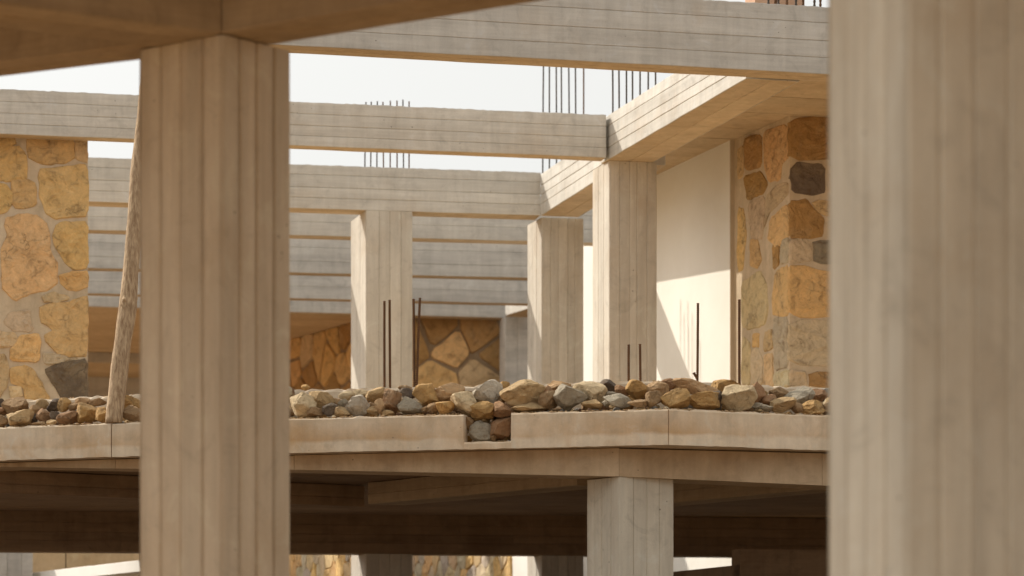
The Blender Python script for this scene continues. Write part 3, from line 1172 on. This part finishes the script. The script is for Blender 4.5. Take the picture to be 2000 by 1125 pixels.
# lower left: column and lit ledge
kk = on_line(-40, line_pt(b3a, b3b, -480) + V2(0, 4.2), line_pt(b3a, b3b, 1000) + V2(0, 4.2))
column('pale column foot at the lower left corner', kk, A3, fit_width(kk, A3, 64), BACK, 0.5, -EYE, 1.6, (4, 3), M['beam_far'], group=GC)
le_a, le_b = V2(-5.75, 32.4), at_height(268, 1094, 1.0)
beam('bright sunlit ledge slanting up at the lower left', le_a, le_b + (le_b - le_a).normalized() * 0.6, 0.35, 0.88, 1.0, 1, M['plaster'], None, soffit=0)

# ------------------------------------------------------------------ foreground frame
HFG = 2.6
kl = at_height(435, 66, HFG)
l_r = V2(math.cos(math.radians(51.5)), math.sin(math.radians(51.5)))
l_l = V2(-l_r.y, l_r.x)
column('big blurred column in the left foreground', kl, l_r, fit_width(kl, l_r, 569), l_l, fit_width(kl, l_l, 270), -EYE, HFG - 0.002, (4, 4), M['column_warm'],
       group=GC, gap=0.009, t=0.009, proud=0.003, var=0.08, cham=0.009)
d_r = 8.0
kr = V2(0.772 * d_r / 5.45 * 1.0, d_r)
r_l = V2(-0.42, 0.9075)
r_r = V2(0.9075, 0.42)
column('big blurred column filling the right foreground', kr, r_r, 0.46, r_l, fit_width(kr, r_l, 1613), -EYE, HFG + 0.3, (4, 4), M['column_pale'],
       group=GC, gap=0.009, t=0.009, proud=0.003, var=0.08, cham=0.009)
GF = 'blurred foreground beams'
# beam from the column towards the left and the camera
p_n0, p_n1 = at_height(432, 66, HFG), at_height(0, 8, HFG)
p_f0, p_f1 = at_height(257, 82, HFG), at_height(0, 55, HFG)
pd = (p_n1 - p_n0).normalized()
pw = abs((p_f1 - p_n0).dot(Vector((-pd.y, pd.x))))
beam('dark blurred beam at the top left, coming towards the viewer',
     p_n0 + pd * 3.2, p_n0 - pd * 0.0, pw, HFG, HFG + 0.5, 3, M['fore'], GF, gap=0.008, t=0.007)
# beam through the column head, right part coming nearer, left part going away
q_n0, q_f0, q_f1 = at_height(437, 66, HFG), at_height(546, 88, HFG), at_height(1085, 0, HFG)
qd = (q_f1 - q_f0).normalized()
qn = Vector((-qd.y, qd.x))
qw = abs((q_f0 - q_n0).dot(qn))
beam('blurred beam at the top, running right from the left foreground column',
     q_n0 - qd * 0.42, q_n0 + qd * 5.0, qw, HFG + 0.003, HFG + 0.5, 3, M['fore'], GF, gap=0.008, t=0.007)
r_n0, r_n1 = at_height(270, 92, HFG), at_height(0, 125, HFG)
r_f0 = at_height(272, 120, HFG)
rdv = (r_n1 - r_n0).normalized()
rn = Vector((rdv.y, -rdv.x))
rw = abs((r_f0 - r_n0).dot(rn))
pts_r0 = r_n0 - rdv * 0.35
beam('blurred beam going away to the left behind the foreground column head',
     r_n0 + rdv * 3.0, pts_r0, rw, HFG + 0.004, HFG + 0.5, 3, M['fore'], GF, gap=0.008, t=0.007)
# unseen roof over the foreground, outline shaped to keep light off the columns
rp = [q_n0 + qd * 6.0, q_n0 + rn * 0.05, r_n0 + rdv * 3.0 + rn * rw * 0.5, V2(-5.5, 2.5), V2(4.0, 2.5)]
rp = [V2(-5.6, 10.9), V2(-1.2, 8.9), V2(0.9, 6.9), V2(4.2, 2.2), V2(14, -2.0), V2(14, 6.0), q_n0 + qd * 6.4 + qn * 0.3, q_n0 + qn * 1.4, r_n0 + rdv * 5.2 + rn * 2.0]
root = empty('shade_roof_slab', (0, 8, HFG + 0.5 + EYE), 'roof slab carried by the foreground beams, just above the picture, outline shaped to shade the columns', 'slab')
vs, fs = prism_geo(rp, HFG + 0.503 + EYE, HFG + 0.72 + EYE)
mesh_obj('slab_body', vs, fs, M['beam'], root)


# ------------------------------------------------------------------ reinforcing bars
def rebar_geo(base, top, r, pitch, rib=1.28):
    ax = (top - base)
    ln = ax.length
    ax /= ln
    x = ax.orthogonal().normalized()
    y = ax.cross(x)
    n = max(2, int(ln / pitch))
    vs, fs = [], []
    sides = 7
    prof = []
    for i in range(n):
        s = ln * i / n
        prof += [(s, r), (s + pitch * 0.45, r), (s + pitch * 0.55, r * rib), (s + pitch * 0.85, r * rib)]
    prof.append((ln, r))
    ph0 = random.uniform(0, 6)
    bx, by = random.uniform(-1, 1), random.uniform(-1, 1)
    for s, rr in prof:
        k = (s / ln) ** 2 * min(0.012, ln * 0.01)
        c = base + ax * s + x * bx * k + y * by * k
        for m in range(sides):
            a = ph0 + 2 * math.pi * m / sides
            vs.append(c + (x * math.cos(a) + y * math.sin(a)) * rr)
    for i in range(len(prof) - 1):
        for m in range(sides):
            a, b = i * sides + m, i * sides + (m + 1) % sides
            fs.append((a, b, b + sides, a + sides))
    fs.append(tuple(reversed(range(sides))))
    fs.append(tuple((len(prof) - 1) * sides + m for m in range(sides)))
    return vs, fs


def rebar(label, base, top, r, mat, group, pitch=0.014, rib=1.28):
    vs, fs = rebar_geo(base, top, r, pitch, rib)
    o = mesh_obj('rebar', vs, fs, mat, origin=base, smooth=False)
    return tag(o, label, 'rebar', group)


ORD = ['first', 'second', 'third', 'fourth', 'fifth', 'sixth', 'seventh', 'eighth', 'ninth']
# bars over the slim column of the third beam
us = [712.5, 724, 736, 749, 762, 775.5, 788, 799]
for i, u in enumerate(us):
    d = k3.y + (0.1 if i % 2 else 0.3)
    b = at_depth(u, 340, d)
    t = at_depth(u + random.uniform(-.5, 1.5), 197 + random.uniform(-2.5, 3), d)
    b.z = HU + EYE + 0.36
    rebar(f'{ORD[i]} thin rebar from the left, rising over the free standing column behind two beams', b, t, 0.0068,
          M['rust'] if i in (3, 4, 5, 7) else M['steel_dark'], 'rebars over the free standing column', 0.012, 1.08)
us = [1060, 1073, 1087, 1097, 1112, 1125, 1140]
for i, u in enumerate(us):
    d = k4.y + (0.1 if i % 2 else 0.3)
    b = at_depth(u, 340, d)
    t = at_depth(u + random.uniform(-1, 1), 30 + random.uniform(-9, 9), d)
    b.z = HU + EYE + 0.36
    rebar(f'{ORD[i]} tall rebar from the left against the sky, left of the sunlit crossing beam', b, t, 0.0078,
          M['rust'] if i == 6 else M['steel_dark'], 'tall rebars left of the sunlit crossing beam', 0.012, 1.08)
us = [1197, 1209.5, 1223.5, 1235.5, 1250, 1266, 1280.5]
for i, u in enumerate(us):
    d = k2.y + (0.08 if i % 2 else 0.28)
    b = at_depth(u, 250, d)
    t = at_depth(u + random.uniform(-.7, .7), 30 + random.uniform(-9, 9), d)
    b.z = HU + EYE + 0.34
    rebar(f'{ORD[i]} tall rebar from the left, rising behind the sunlit crossing beam', b, t, 0.0078,
          M['steel_dark'], 'tall rebars behind the sunlit crossing beam', 0.012, 1.08)
# bars on the terrace upstand
TB = [(750, 588, 752, 'left bar of the left rebar pair on the terrace upstand'),
      (761, 586, 752, 'right bar of the left rebar pair on the terrace upstand'),
      (808.5, 584, 750, 'left bar of the taller rebar pair beside the free standing column'),
      (818.5, 582, 750, 'right bar of the taller rebar pair beside the free standing column'),
      (1227, 673, 738, 'left one of two short rusty rebars in front of the near column'),
      (1250, 672, 738, 'right one of two short rusty rebars in front of the near column'),
      (1364, 592, 740, 'single rusty rebar with a bent stub at its foot, before the cream panel'),
      (1443, 585, 746, 'single rusty rebar at the left edge of the stone pier')]
for u, v0, v1, lab in TB:
    p = front_at(u) + Vector((0, BACKW + 0.08))
    lean = {818.5: -5, 1364: -2, 1443: 1, 1227: 1}.get(u, 1)
    b = at_depth(u + lean, v1, p.y)
    t = at_depth(u, v0, p.y)
    b.z = HW + EYE - 0.05
    o = rebar(lab, b, t, 0.0085 if u != 1443 else 0.0095, M['rust'], 'rusty rebars standing on the terrace upstand', 0.016)
    if u == 1364:
        q = b + Vector((0.0, -0.01, 0.075))
        vs, fs = rebar_geo(q, q + Vector((-0.028, -0.005, 0.045)), 0.009, 0.016)
        mesh_obj('bent_stub', vs, fs, M['rust'], o)
# stubs and clay blocks on the top beam
bt = [1502, 1517.5, 1522, 1541, 1556, 1573, 1592, 1607]
for i, u in enumerate(bt):
    p = line_pt(t1a, t1b, u) + Vector((0, 0.06 + 0.1 * (i % 2)))
    b = Vector((p.x, p.y, HU + EYE + 0.48))
    rebar(f'{ORD[i]} rebar stub from the left on the big top beam, at the top edge', b, b + Vector((random.uniform(-.01, .01), 0, 0.32 + random.uniform(0, .1))),
          0.0085, M['rust'] if i % 2 else M['steel_dark'], 'rebar stubs on the big top beam', 0.03)


def clay_block(label, u, w, d, z, tone):
    p = line_pt(t1a, t1b, u) + Vector((0, 0.42 + d))
    e = A1
    n = Vector((-e.y, e.x))
    root = empty('clay_block', (p.x, p.y, z), label, 'brick', 'clay blocks on the slab behind the top beam')
    hgt, dep, wall = 0.19, 0.24, 0.012
    # shell with two upright webs and a cross web: an open hollow block
    parts = [(0, w, 0, wall), (0, w, dep - wall, dep), (0, wall, wall, dep - wall), (w - wall, w, wall, dep - wall),
             (w / 2 - wall / 2, w / 2 + wall / 2, wall, dep - wall)]
    for (x0, x1, y0, y1) in parts:
        q = [p + e * x0 + n * y0, p + e * x1 + n * y0, p + e * x1 + n * y1, p + e * x0 + n * y1]
        vs, fs = prism_geo([V2(v.x, v.y) for v in q], z, z + hgt)
        mesh_obj('block_wall', vs, fs, tone, root)


soff_top = 4.72 + 0.13 + EYE
# blocks lie on a mortar bed on the ceiling slab, as high as the beam
stack = 0
for row in range(2):
    zz = soff_top + 0.19 * row + 0.002 * (row + 1)
    clay_block('left orange clay block in the %s course behind the top beam' % ('lower', 'upper')[row], 1484, 0.17, 0, zz, M['clay'])
    clay_block('right orange clay block in the %s course behind the top beam' % ('lower', 'upper')[row], 1530, 0.22, 0.02, zz, M['clay'])

# ------------------------------------------------------------------ wooden prop
path = [(223, 824), (229, 760), (238, 680), (249, 600), (255, 540), (262, 440), (268, 340), (277, 250), (284, 180), (290, 120)]
rad_px = [15.5, 15.5, 15.2, 16.5, 14.5, 13.5, 12.5, 11.5, 10.8, 10.2]
pb = front_at(223)
d0 = pb.y + 0.055
vs, fs = [], []
sides = 16
rings = []
prev = None
dense = []
for i in range(len(path) - 1):
    for k in range(7):
        f = k / 7
        dense.append(((path[i][0] * (1 - f) + path[i + 1][0] * f), (path[i][1] * (1 - f) + path[i + 1][1] * f), rad_px[i] * (1 - f) + rad_px[i + 1] * f))
dense.append((*path[-1], rad_px[-1]))
for i, (u, v, r) in enumerate(dense):
    c = at_depth(u, v, d0 + (824 - v) / 824 * 0.5)
    if i == 0:
        c.z = HT + EYE + 0.004
    rr = r * 1.1 / F_PX * c.y
    for m in range(sides):
        a = 2 * math.pi * m / sides
        q = rr * (1 + 0.10 * noise.noise(Vector((math.cos(a) * 1.6, math.sin(a) * 1.6, i * 0.22))) + 0.05 * noise.noise(Vector((math.cos(a) * 5, math.sin(a) * 5, i * 0.8))))
        vs.append((c.x + math.cos(a) * q, c.y + math.sin(a) * q, c.z))
for i in range(len(dense) - 1):
    for m in range(sides):
        a, b = i * sides + m, i * sides + (m + 1) % sides
        fs.append((a, b, b + sides, a + sides))
fs.append(tuple(reversed(range(sides))))
fs.append(tuple((len(dense) - 1) * sides + m for m in range(sides)))
base = at_depth(223, 824, d0)
prop = mesh_obj('wooden_prop', vs, fs, M['bark'], origin=base, smooth=True)
tag(prop, 'crooked weathered wooden prop leaning up from the terrace edge at the left', 'pole')
# knot
kc = at_depth(244, 592, d0 + 0.14 - 0.05)
bm = bmesh.new()
bmesh.ops.create_icosphere(bm, subdivisions=3, radius=1.0)
for v in bm.verts:
    k = 1 + 0.3 * noise.noise(v.co * 2.2) - (0.45 if (v.co.x ** 2 + v.co.z ** 2) < 0.2 and v.co.y < 0 else 0)
    v.co = Vector((v.co.x * 0.028 * k, v.co.y * 0.028 * k, v.co.z * 0.055 * k)) + kc - base
me = bpy.data.meshes.new('knot')
bm.to_mesh(me)
bm.free()
me.materials.append(M['bark'])
ko = bpy.data.objects.new('knot', me)
COL.objects.link(ko)
ko.parent = prop

# ------------------------------------------------------------------ rocks
RC = {'T': (0.48, 0.325, 0.165), 'L': (0.58, 0.44, 0.265), 'O': (0.49, 0.295, 0.115), 'B': (0.34, 0.215, 0.11), 'R': (0.33, 0.185, 0.095),
      'G': (0.36, 0.305, 0.225), 'W': (0.54, 0.47, 0.37), 'D': (0.125, 0.095, 0.075), 'P': (0.46, 0.29, 0.15)}


def rock_mesh(w, dp, h, seed, sub=3):
    rng = random.Random(seed)
    bm = bmesh.new()
    bmesh.ops.create_icosphere(bm, subdivisions=sub, radius=1.0)
    planes = []
    for _ in range(rng.randint(10, 15)):
        n = Vector((rng.gauss(0, 1), rng.gauss(0, 1), rng.gauss(0, 1))).normalized()
        planes.append((n, rng.uniform(0.45, 0.78)))
    for v in bm.verts:
        co = v.co.copy()
        for n, d in planes:
            s = co.dot(n)
            if s > d:
                co -= n * (s - d) * 0.91
        co *= 1 + 0.07 * noise.noise(co * 2.0 + Vector((seed, 0, 0))) + 0.075 * noise.noise(co * 4 + Vector((seed, 3, 0))) + 0.04 * noise.noise(co * 12 + Vector((seed, 3, 0)))
        v.co = co
    mn = [min(v.co[i] for v in bm.verts) for i in range(3)]
    mx = [max(v.co[i] for v in bm.verts) for i in range(3)]
    dims = (w, dp, h)
    for v in bm.verts:
        v.co = Vector(tuple(((v.co[i] - mn[i]) / (mx[i] - mn[i]) - 0.5) * dims[i] for i in range(3)))
    bm.normal_update()
    for e in bm.edges:
        if len(e.link_faces) == 2 and e.calc_face_angle(0) > 0.28:
            e.smooth = False
    for f in bm.faces:
        f.smooth = True
    me = bpy.data.meshes.new('rock')
    bm.to_mesh(me)
    bm.free()
    me.materials.append(M['rock'])
    return me


ROCKS = [
 # zoom scale, origin x, origin y, then (x0, y0, x1, y1, colour, label)
 (4.651, 570, 730, [
  (0, 180, 205, 390, 'L', 'large pale tan rock right beside the left foreground column'),
  (170, 165, 370, 340, 'T', 'ochre tan rock with a pointed underside, second large one right of the foreground column'),
  (90, 112, 160, 165, 'O', 'small orange stone lying alone on top of the terrace upstand'),
  (150, 305, 290, 388, 'B', 'small brown rock low on the parapet below the pointed tan rock'),
  (290, 270, 420, 382, 'D', 'dark purple brown wedge of rock near the left foreground column'),
  (365, 222, 437, 278, 'B', 'tiny brown stone left of the dark grey brown cube-like stone'),
  (425, 232, 502, 308, 'G', 'small grey brown cube-like stone left of the whitish rock'),
  (435, 160, 560, 242, 'L', 'flat pale tan rock behind the whitish rock, upper left'),
  (500, 195, 690, 374, 'W', 'rounded whitish grey rock at the left end of the rock fill'),
  (560, 148, 705, 216, 'L', 'pale tan rock on top behind the whitish rounded rock'),
  (400, 303, 522, 388, 'T', 'small tan rock at the lower left of the rounded whitish rock'),
  (690, 128, 870, 268, 'T', 'ochre rock under the left rebar pair, against the upstand'),
  (680, 260, 752, 312, 'B', 'small brown stone wedged right of the rounded whitish rock'),
  (690, 293, 788, 374, 'T', 'small tan rock on the parapet just right of the rounded whitish rock'),
  (760, 233, 848, 374, 'P', 'narrow upright ochre brown rock below the left rebar pair'),
  (845, 148, 988, 362, 'R', 'tall leaning reddish brown rock below the rebar pairs'),
  (975, 108, 1085, 176, 'B', 'brown rock touching the upstand between the rebar pairs'),
  (985, 138, 1128, 243, 'D', 'dark slate grey angular rock below the taller rebar pair'),
  (980, 213, 1188, 360, 'G', 'grey pyramid shaped rock below the dark slate one'),
  (1118, 103, 1328, 314, 'O', 'round golden ochre rock right of the dark slate rock'),
  (1233, 268, 1362, 354, 'B', 'brown tan low rock under the round golden rock'),
  (1320, 252, 1463, 360, 'O', 'small bright orange rock left of the cream block near the notch'),
  (1322, 92, 1548, 288, 'P', 'rounded pinkish tan rock left above the cream block'),
  (1460, 168, 1658, 354, 'L', 'cream block of rock at the left lip of the notch'),
  (1590, 258, 1842, 428, 'O', 'ochre faceted rock sitting on top of the notch'),
  (1643, 68, 1898, 292, 'W', 'big whitish grey rock above the notch, highest of the fill'),
  (1828, 78, 1965, 192, 'O', 'orange rock right behind the big whitish rock'),
  (1838, 253, 2010, 392, 'R', 'reddish brown rock over the right side of the notch'),
  (1788, 388, 1990, 598, 'R', 'rusty red rough rock filling the right of the notch'),
  (1628, 436, 1822, 622, 'G', 'grey cracked rock filling the bottom of the notch'),
  (1798, 548, 1855, 614, 'B', 'tiny brown stone on the notch sill'),
  (1565, 396, 1642, 504, 'B', 'dark brown stone in the upper left of the notch'),
  (1883, 193, 1940, 274, 'B', 'small brown stone at the right flank of the big whitish rock'),
  (828, 330, 922, 378, 'T', 'small tan stone on the parapet below the tall reddish rock'),
  (1178, 298, 1242, 350, 'B', 'small brown stone between the grey pyramid rock and the low tan rock'),
 ]),
 (3.125, 980, 730, [
  (13, 43, 257, 218, 'T', 'largest ochre rock, just right of the notch'),
  (195, 78, 302, 178, 'R', 'reddish brown rock squeezed right of the largest ochre rock'),
  (233, 108, 337, 213, 'B', 'brown rounded rock left of the blue grey one'),
  (78, 176, 262, 228, 'T', 'low flat tan rock under the largest ochre rock'),
  (273, 43, 412, 112, 'P', 'tan rock against the upstand, behind the brown rounded rock'),
  (333, 68, 507, 218, 'G', 'blue grey pointed rock in the middle of the fill'),
  (453, 48, 632, 182, 'L', 'light ochre rock leaning over from behind the blue grey one'),
  (498, 161, 602, 213, 'T', 'small yellowish rock on the parapet right of the blue grey one'),
  (593, 36, 717, 112, 'D', 'dark grey rock against the upstand, left of the short rebars'),
  (630, 108, 697, 157, 'G', 'small pinkish grey round pebble over the grey wedge'),
  (618, 143, 672, 203, 'G', 'tiny grey stone left of the grey wedge'),
  (633, 123, 778, 208, 'G', 'grey wedge shaped rock below the short rebars'),
  (698, 73, 793, 147, 'R', 'reddish rock below the left short rebar'),
  (768, 43, 893, 152, 'O', 'yellow lumpy rock below the right short rebar'),
  (778, 158, 893, 209, 'B', 'low brown rock under the yellow lumpy one'),
  (883, 108, 970, 203, 'B', 'upright brown oval rock near the terrace corner'),
  (888, 48, 1012, 147, 'P', 'tan rock above the upright oval rock'),
  (983, 33, 1073, 102, 'R', 'brown rock touching the upstand at the terrace corner'),
  (973, 96, 1133, 209, 'O', 'golden rounded rock right at the terrace corner'),
  (1060, 33, 1292, 132, 'P', 'long flat ochre rock below the single bent-foot rebar'),
  (1128, 113, 1328, 216, 'O', 'orange flat topped rock on the parapet right of the corner'),
  (1288, 43, 1482, 127, 'O', 'long orange rock lying against the upstand below the pier rebar'),
  (1288, 108, 1353, 203, 'D', 'dark brown stone in the gap left of the big tan slab rock'),
  (1353, 73, 1538, 228, 'L', 'big tan slab shaped rock toward the right end'),
  (1498, 58, 1603, 192, 'R', 'reddish brown rock behind the big tan slab rock'),
  (1588, 128, 1673, 203, 'R', 'small reddish rock right of the big tan slab rock'),
  (1638, 83, 1753, 152, 'B', 'brown flat rock near the right end, against the upstand'),
  (1738, 83, 1893, 187, 'G', 'grey slanting rock near the right foreground column'),
  (1648, 143, 1783, 238, 'T', 'tan jagged rock on the parapet left of the right foreground column'),
  (1758, 168, 1833, 238, 'B', 'brown splinter rock between two tan rocks at the right end'),
  (1828, 163, 1963, 253, 'O', 'rounded orange tan rock last before the right foreground column'),
  (1878, 93, 1983, 172, 'R', 'reddish rock above the last orange tan rock'),
  (1578, 188, 1653, 229, 'G', 'small grey stone low on the parapet toward the right end'),
  (1533, 178, 1593, 219, 'G', 'tiny grey stone at the foot of the big tan slab rock'),
  (1948, 168, 2040, 253, 'B', 'brown rock half hidden by the right foreground column'),
 ]),
 (7.143, 0, 760, [
  (50, 122, 388, 395, 'B', 'big brown rock at the left, touching the upstand'),
  (108, 298, 443, 524, 'T', 'tan flat rock in front of the big brown one at the left'),
  (-60, 258, 98, 364, 'R', 'reddish rock cut by the left picture edge'),
  (-80, 368, 103, 510, 'B', 'low brown rock cut by the left picture edge'),
  (-70, 138, 62, 264, 'D', 'dark rock cut by the left picture edge, against the upstand'),
  (418, 223, 562, 404, 'B', 'upright brown stone right of the big brown rock at the left'),
  (513, 273, 693, 459, 'R', 'reddish pointed rock below the black one at the left'),
  (438, 343, 518, 454, 'D', 'small dark stone left of the reddish pointed rock'),
  (438, 453, 623, 510, 'B', 'flat brown stone on the parapet at the left'),
  (518, 148, 683, 274, 'T', 'tan rock left of the black one'),
  (663, 138, 853, 314, 'D', 'black rounded rock under the stone wall corner'),
  (713, 318, 853, 444, 'D', 'dark grey rock just below the black one'),
  (818, 128, 988, 314, 'O', 'yellow ochre rock right of the black one'),
  (968, 188, 1093, 304, 'B', 'brown stone left of the large golden rock by the prop'),
  (818, 313, 1093, 494, 'R', 'reddish rough rock left of the large golden rock'),
  (658, 428, 783, 508, 'T', 'small tan triangular stone on the parapet at the left'),
  (1088, 198, 1353, 454, 'O', 'large golden rounded rock left of the wooden prop'),
  (1068, 128, 1253, 264, 'P', 'ochre rock behind the large golden rock'),
  (1248, 133, 1468, 244, 'B', 'brown rock against the upstand left of the wooden prop'),
  (1338, 258, 1483, 469, 'O', 'orange rock touching the wooden prop on its left'),
  (1690, 108, 1960, 344, 'O', 'golden rough rock right of the wooden prop, upper one'),
  (1728, 228, 1990, 444, 'B', 'brown rock right of the wooden prop, lower one'),
 ]),
]
idx = 0
placed = []
for sc, ox, oy, lst in ROCKS:
    for (x0, y0, x1, y1, c, lab) in lst:
        u0, u1, v0, v1 = ox + x0 / sc, ox + x1 / sc, oy + y0 / sc, oy + y1 / sc
        uc, vc = (u0 + u1) / 2, (v0 + v1) / 2
        fr = front_at(uc)
        ef = HORIZON - HT / fr.y * F_PX                     # picture row of the parapet lip here
        size_px = ((u1 - u0) + (v1 - v0)) / 2
        lift = max(0.0, ef - v1)                            # how far its foot is above the lip
        d = fr.y + TH * 0.4 + 0.5 * size_px / F_PX * fr.y + min(0.62, lift / 42 * 0.55)
        if lab.startswith('small orange stone lying alone'):
            d = fr.y + BACKW + 0.07
        if 'notch' in lab and v1 > ef + 6:
            d = fr.y + 0.06 + 0.5 * size_px / F_PX * fr.y
        c3 = at_depth(uc, vc, d)
        w, h = (u1 - u0) / F_PX * d, (v1 - v0) / F_PX * d
        me = rock_mesh(w * 1.24, (w + h) * 0.6, h * 1.13, idx * 7 + 3, 4 if w > 0.1 else 3)
        o = bpy.data.objects.new('rock', me)
        COL.objects.link(o)
        o.location = c3
        if lab.startswith('small orange stone lying alone'):
            o.location.z = HW + EYE + h * 0.5 + 0.002
        k = random.uniform(0.9, 1.12)
        col = RC[c]
        o.color = (col[0] * k, col[1] * k, col[2] * k, 1)
        tag(o, lab, 'rock', 'rocks filling the terrace planter')
        placed.append((c3, w, h))
        idx += 1

# rubble under and between them: uncountable small stones
rng = random.Random(5)
protos = []
for s in range(6):
    me = rock_mesh(1, 1, 1, 500 + s, sub=2)
    protos.append(([v.co.copy() for v in me.vertices], [tuple(p.vertices) for p in me.polygons]))
    bpy.data.meshes.remove(me)
vs, fs = [], []


def add_stone(c, s, squash=0.75):
    pv, pf = protos[rng.randrange(6)]
    off = len(vs)
    rot = Matrix.Rotation(rng.uniform(0, 6.28), 3, 'Z') @ Matrix.Rotation(rng.uniform(-.6, .6), 3, 'X')
    for v in pv:
        q = rot @ v
        vs.append(Vector((c.x + q.x * s, c.y + q.y * s, c.z + q.z * s * squash)))
    for f in pf:
        fs.append(tuple(i + off for i in f))


for _ in range(1800):
    u = rng.uniform(-240, 2850)
    t = rng.random()
    p = front_at(u) + Vector((0, TH + 0.07 + t * (BACKW - TH - 0.14)))
    s = rng.uniform(0.06, 0.13)
    hid = 300 < u < 545 or u > 1625 or u < -20
    top = HT - 0.03 + 0.25 * min(1, t * 1.25)
    if hid:
        s *= 1.5
        top += 0.07
    z = EYE + rng.uniform(HB + 0.09, top)
    add_stone(Vector((p.x, p.y, z)), s)
rub = mesh_obj('rubble_fill', vs, fs, M['rubble'])
tag(rub, 'brown rubble filling the gaps between the terrace rocks', 'rubble', kind='stuff')
# crumbs of mortar and sand along the lips
vs, fs = [], []
protos = protos[:2]
tet_v = [Vector(p) for p in ((1, 0, -.7), (-1, 0, -.7), (0, 1, .7), (0, -1, .7), (.3, .2, 1), (-.2, -.3, -1))]
bm = bmesh.new()
bmesh.ops.create_icosphere(bm, subdivisions=1, radius=0.5)
protos = [([v.co * rng.uniform(.75, 1.2) for v in bm.verts], [tuple(v.index for v in f.verts) for f in bm.faces]) for _ in range(6)]
bm.free()
for _ in range(1500):
    u = rng.uniform(-100, 1700)
    if 900 < u < 1003:
        continue
    p = front_at(u) + Vector((0, rng.uniform(0.004, TH)))
    add_stone(Vector((p.x, p.y, HT + EYE + 0.003)), rng.uniform(0.004, 0.018) * (1.5 if rng.random() < 0.06 else 1), 0.6)
for _ in range(700):
    u = rng.uniform(-100, 1700)
    p = front_at(u) + Vector((0, BACKW + rng.uniform(0.012, 0.13)))
    add_stone(Vector((p.x, p.y, HW + EYE + 0.001)), rng.uniform(0.005, 0.018), 0.6)
for _ in range(60):
    p = front_at(rng.uniform(908, 995)) + Vector((0, rng.uniform(0.01, 0.1)))
    add_stone(Vector((p.x, p.y, HB + EYE + 0.053)), rng.uniform(0.005, 0.014), 0.6)
cr = mesh_obj('sand_crumbs', vs, fs, M['crumb'])
tag(cr, 'sandy crumbs scattered along the rough concrete lips', 'sand', kind='stuff')
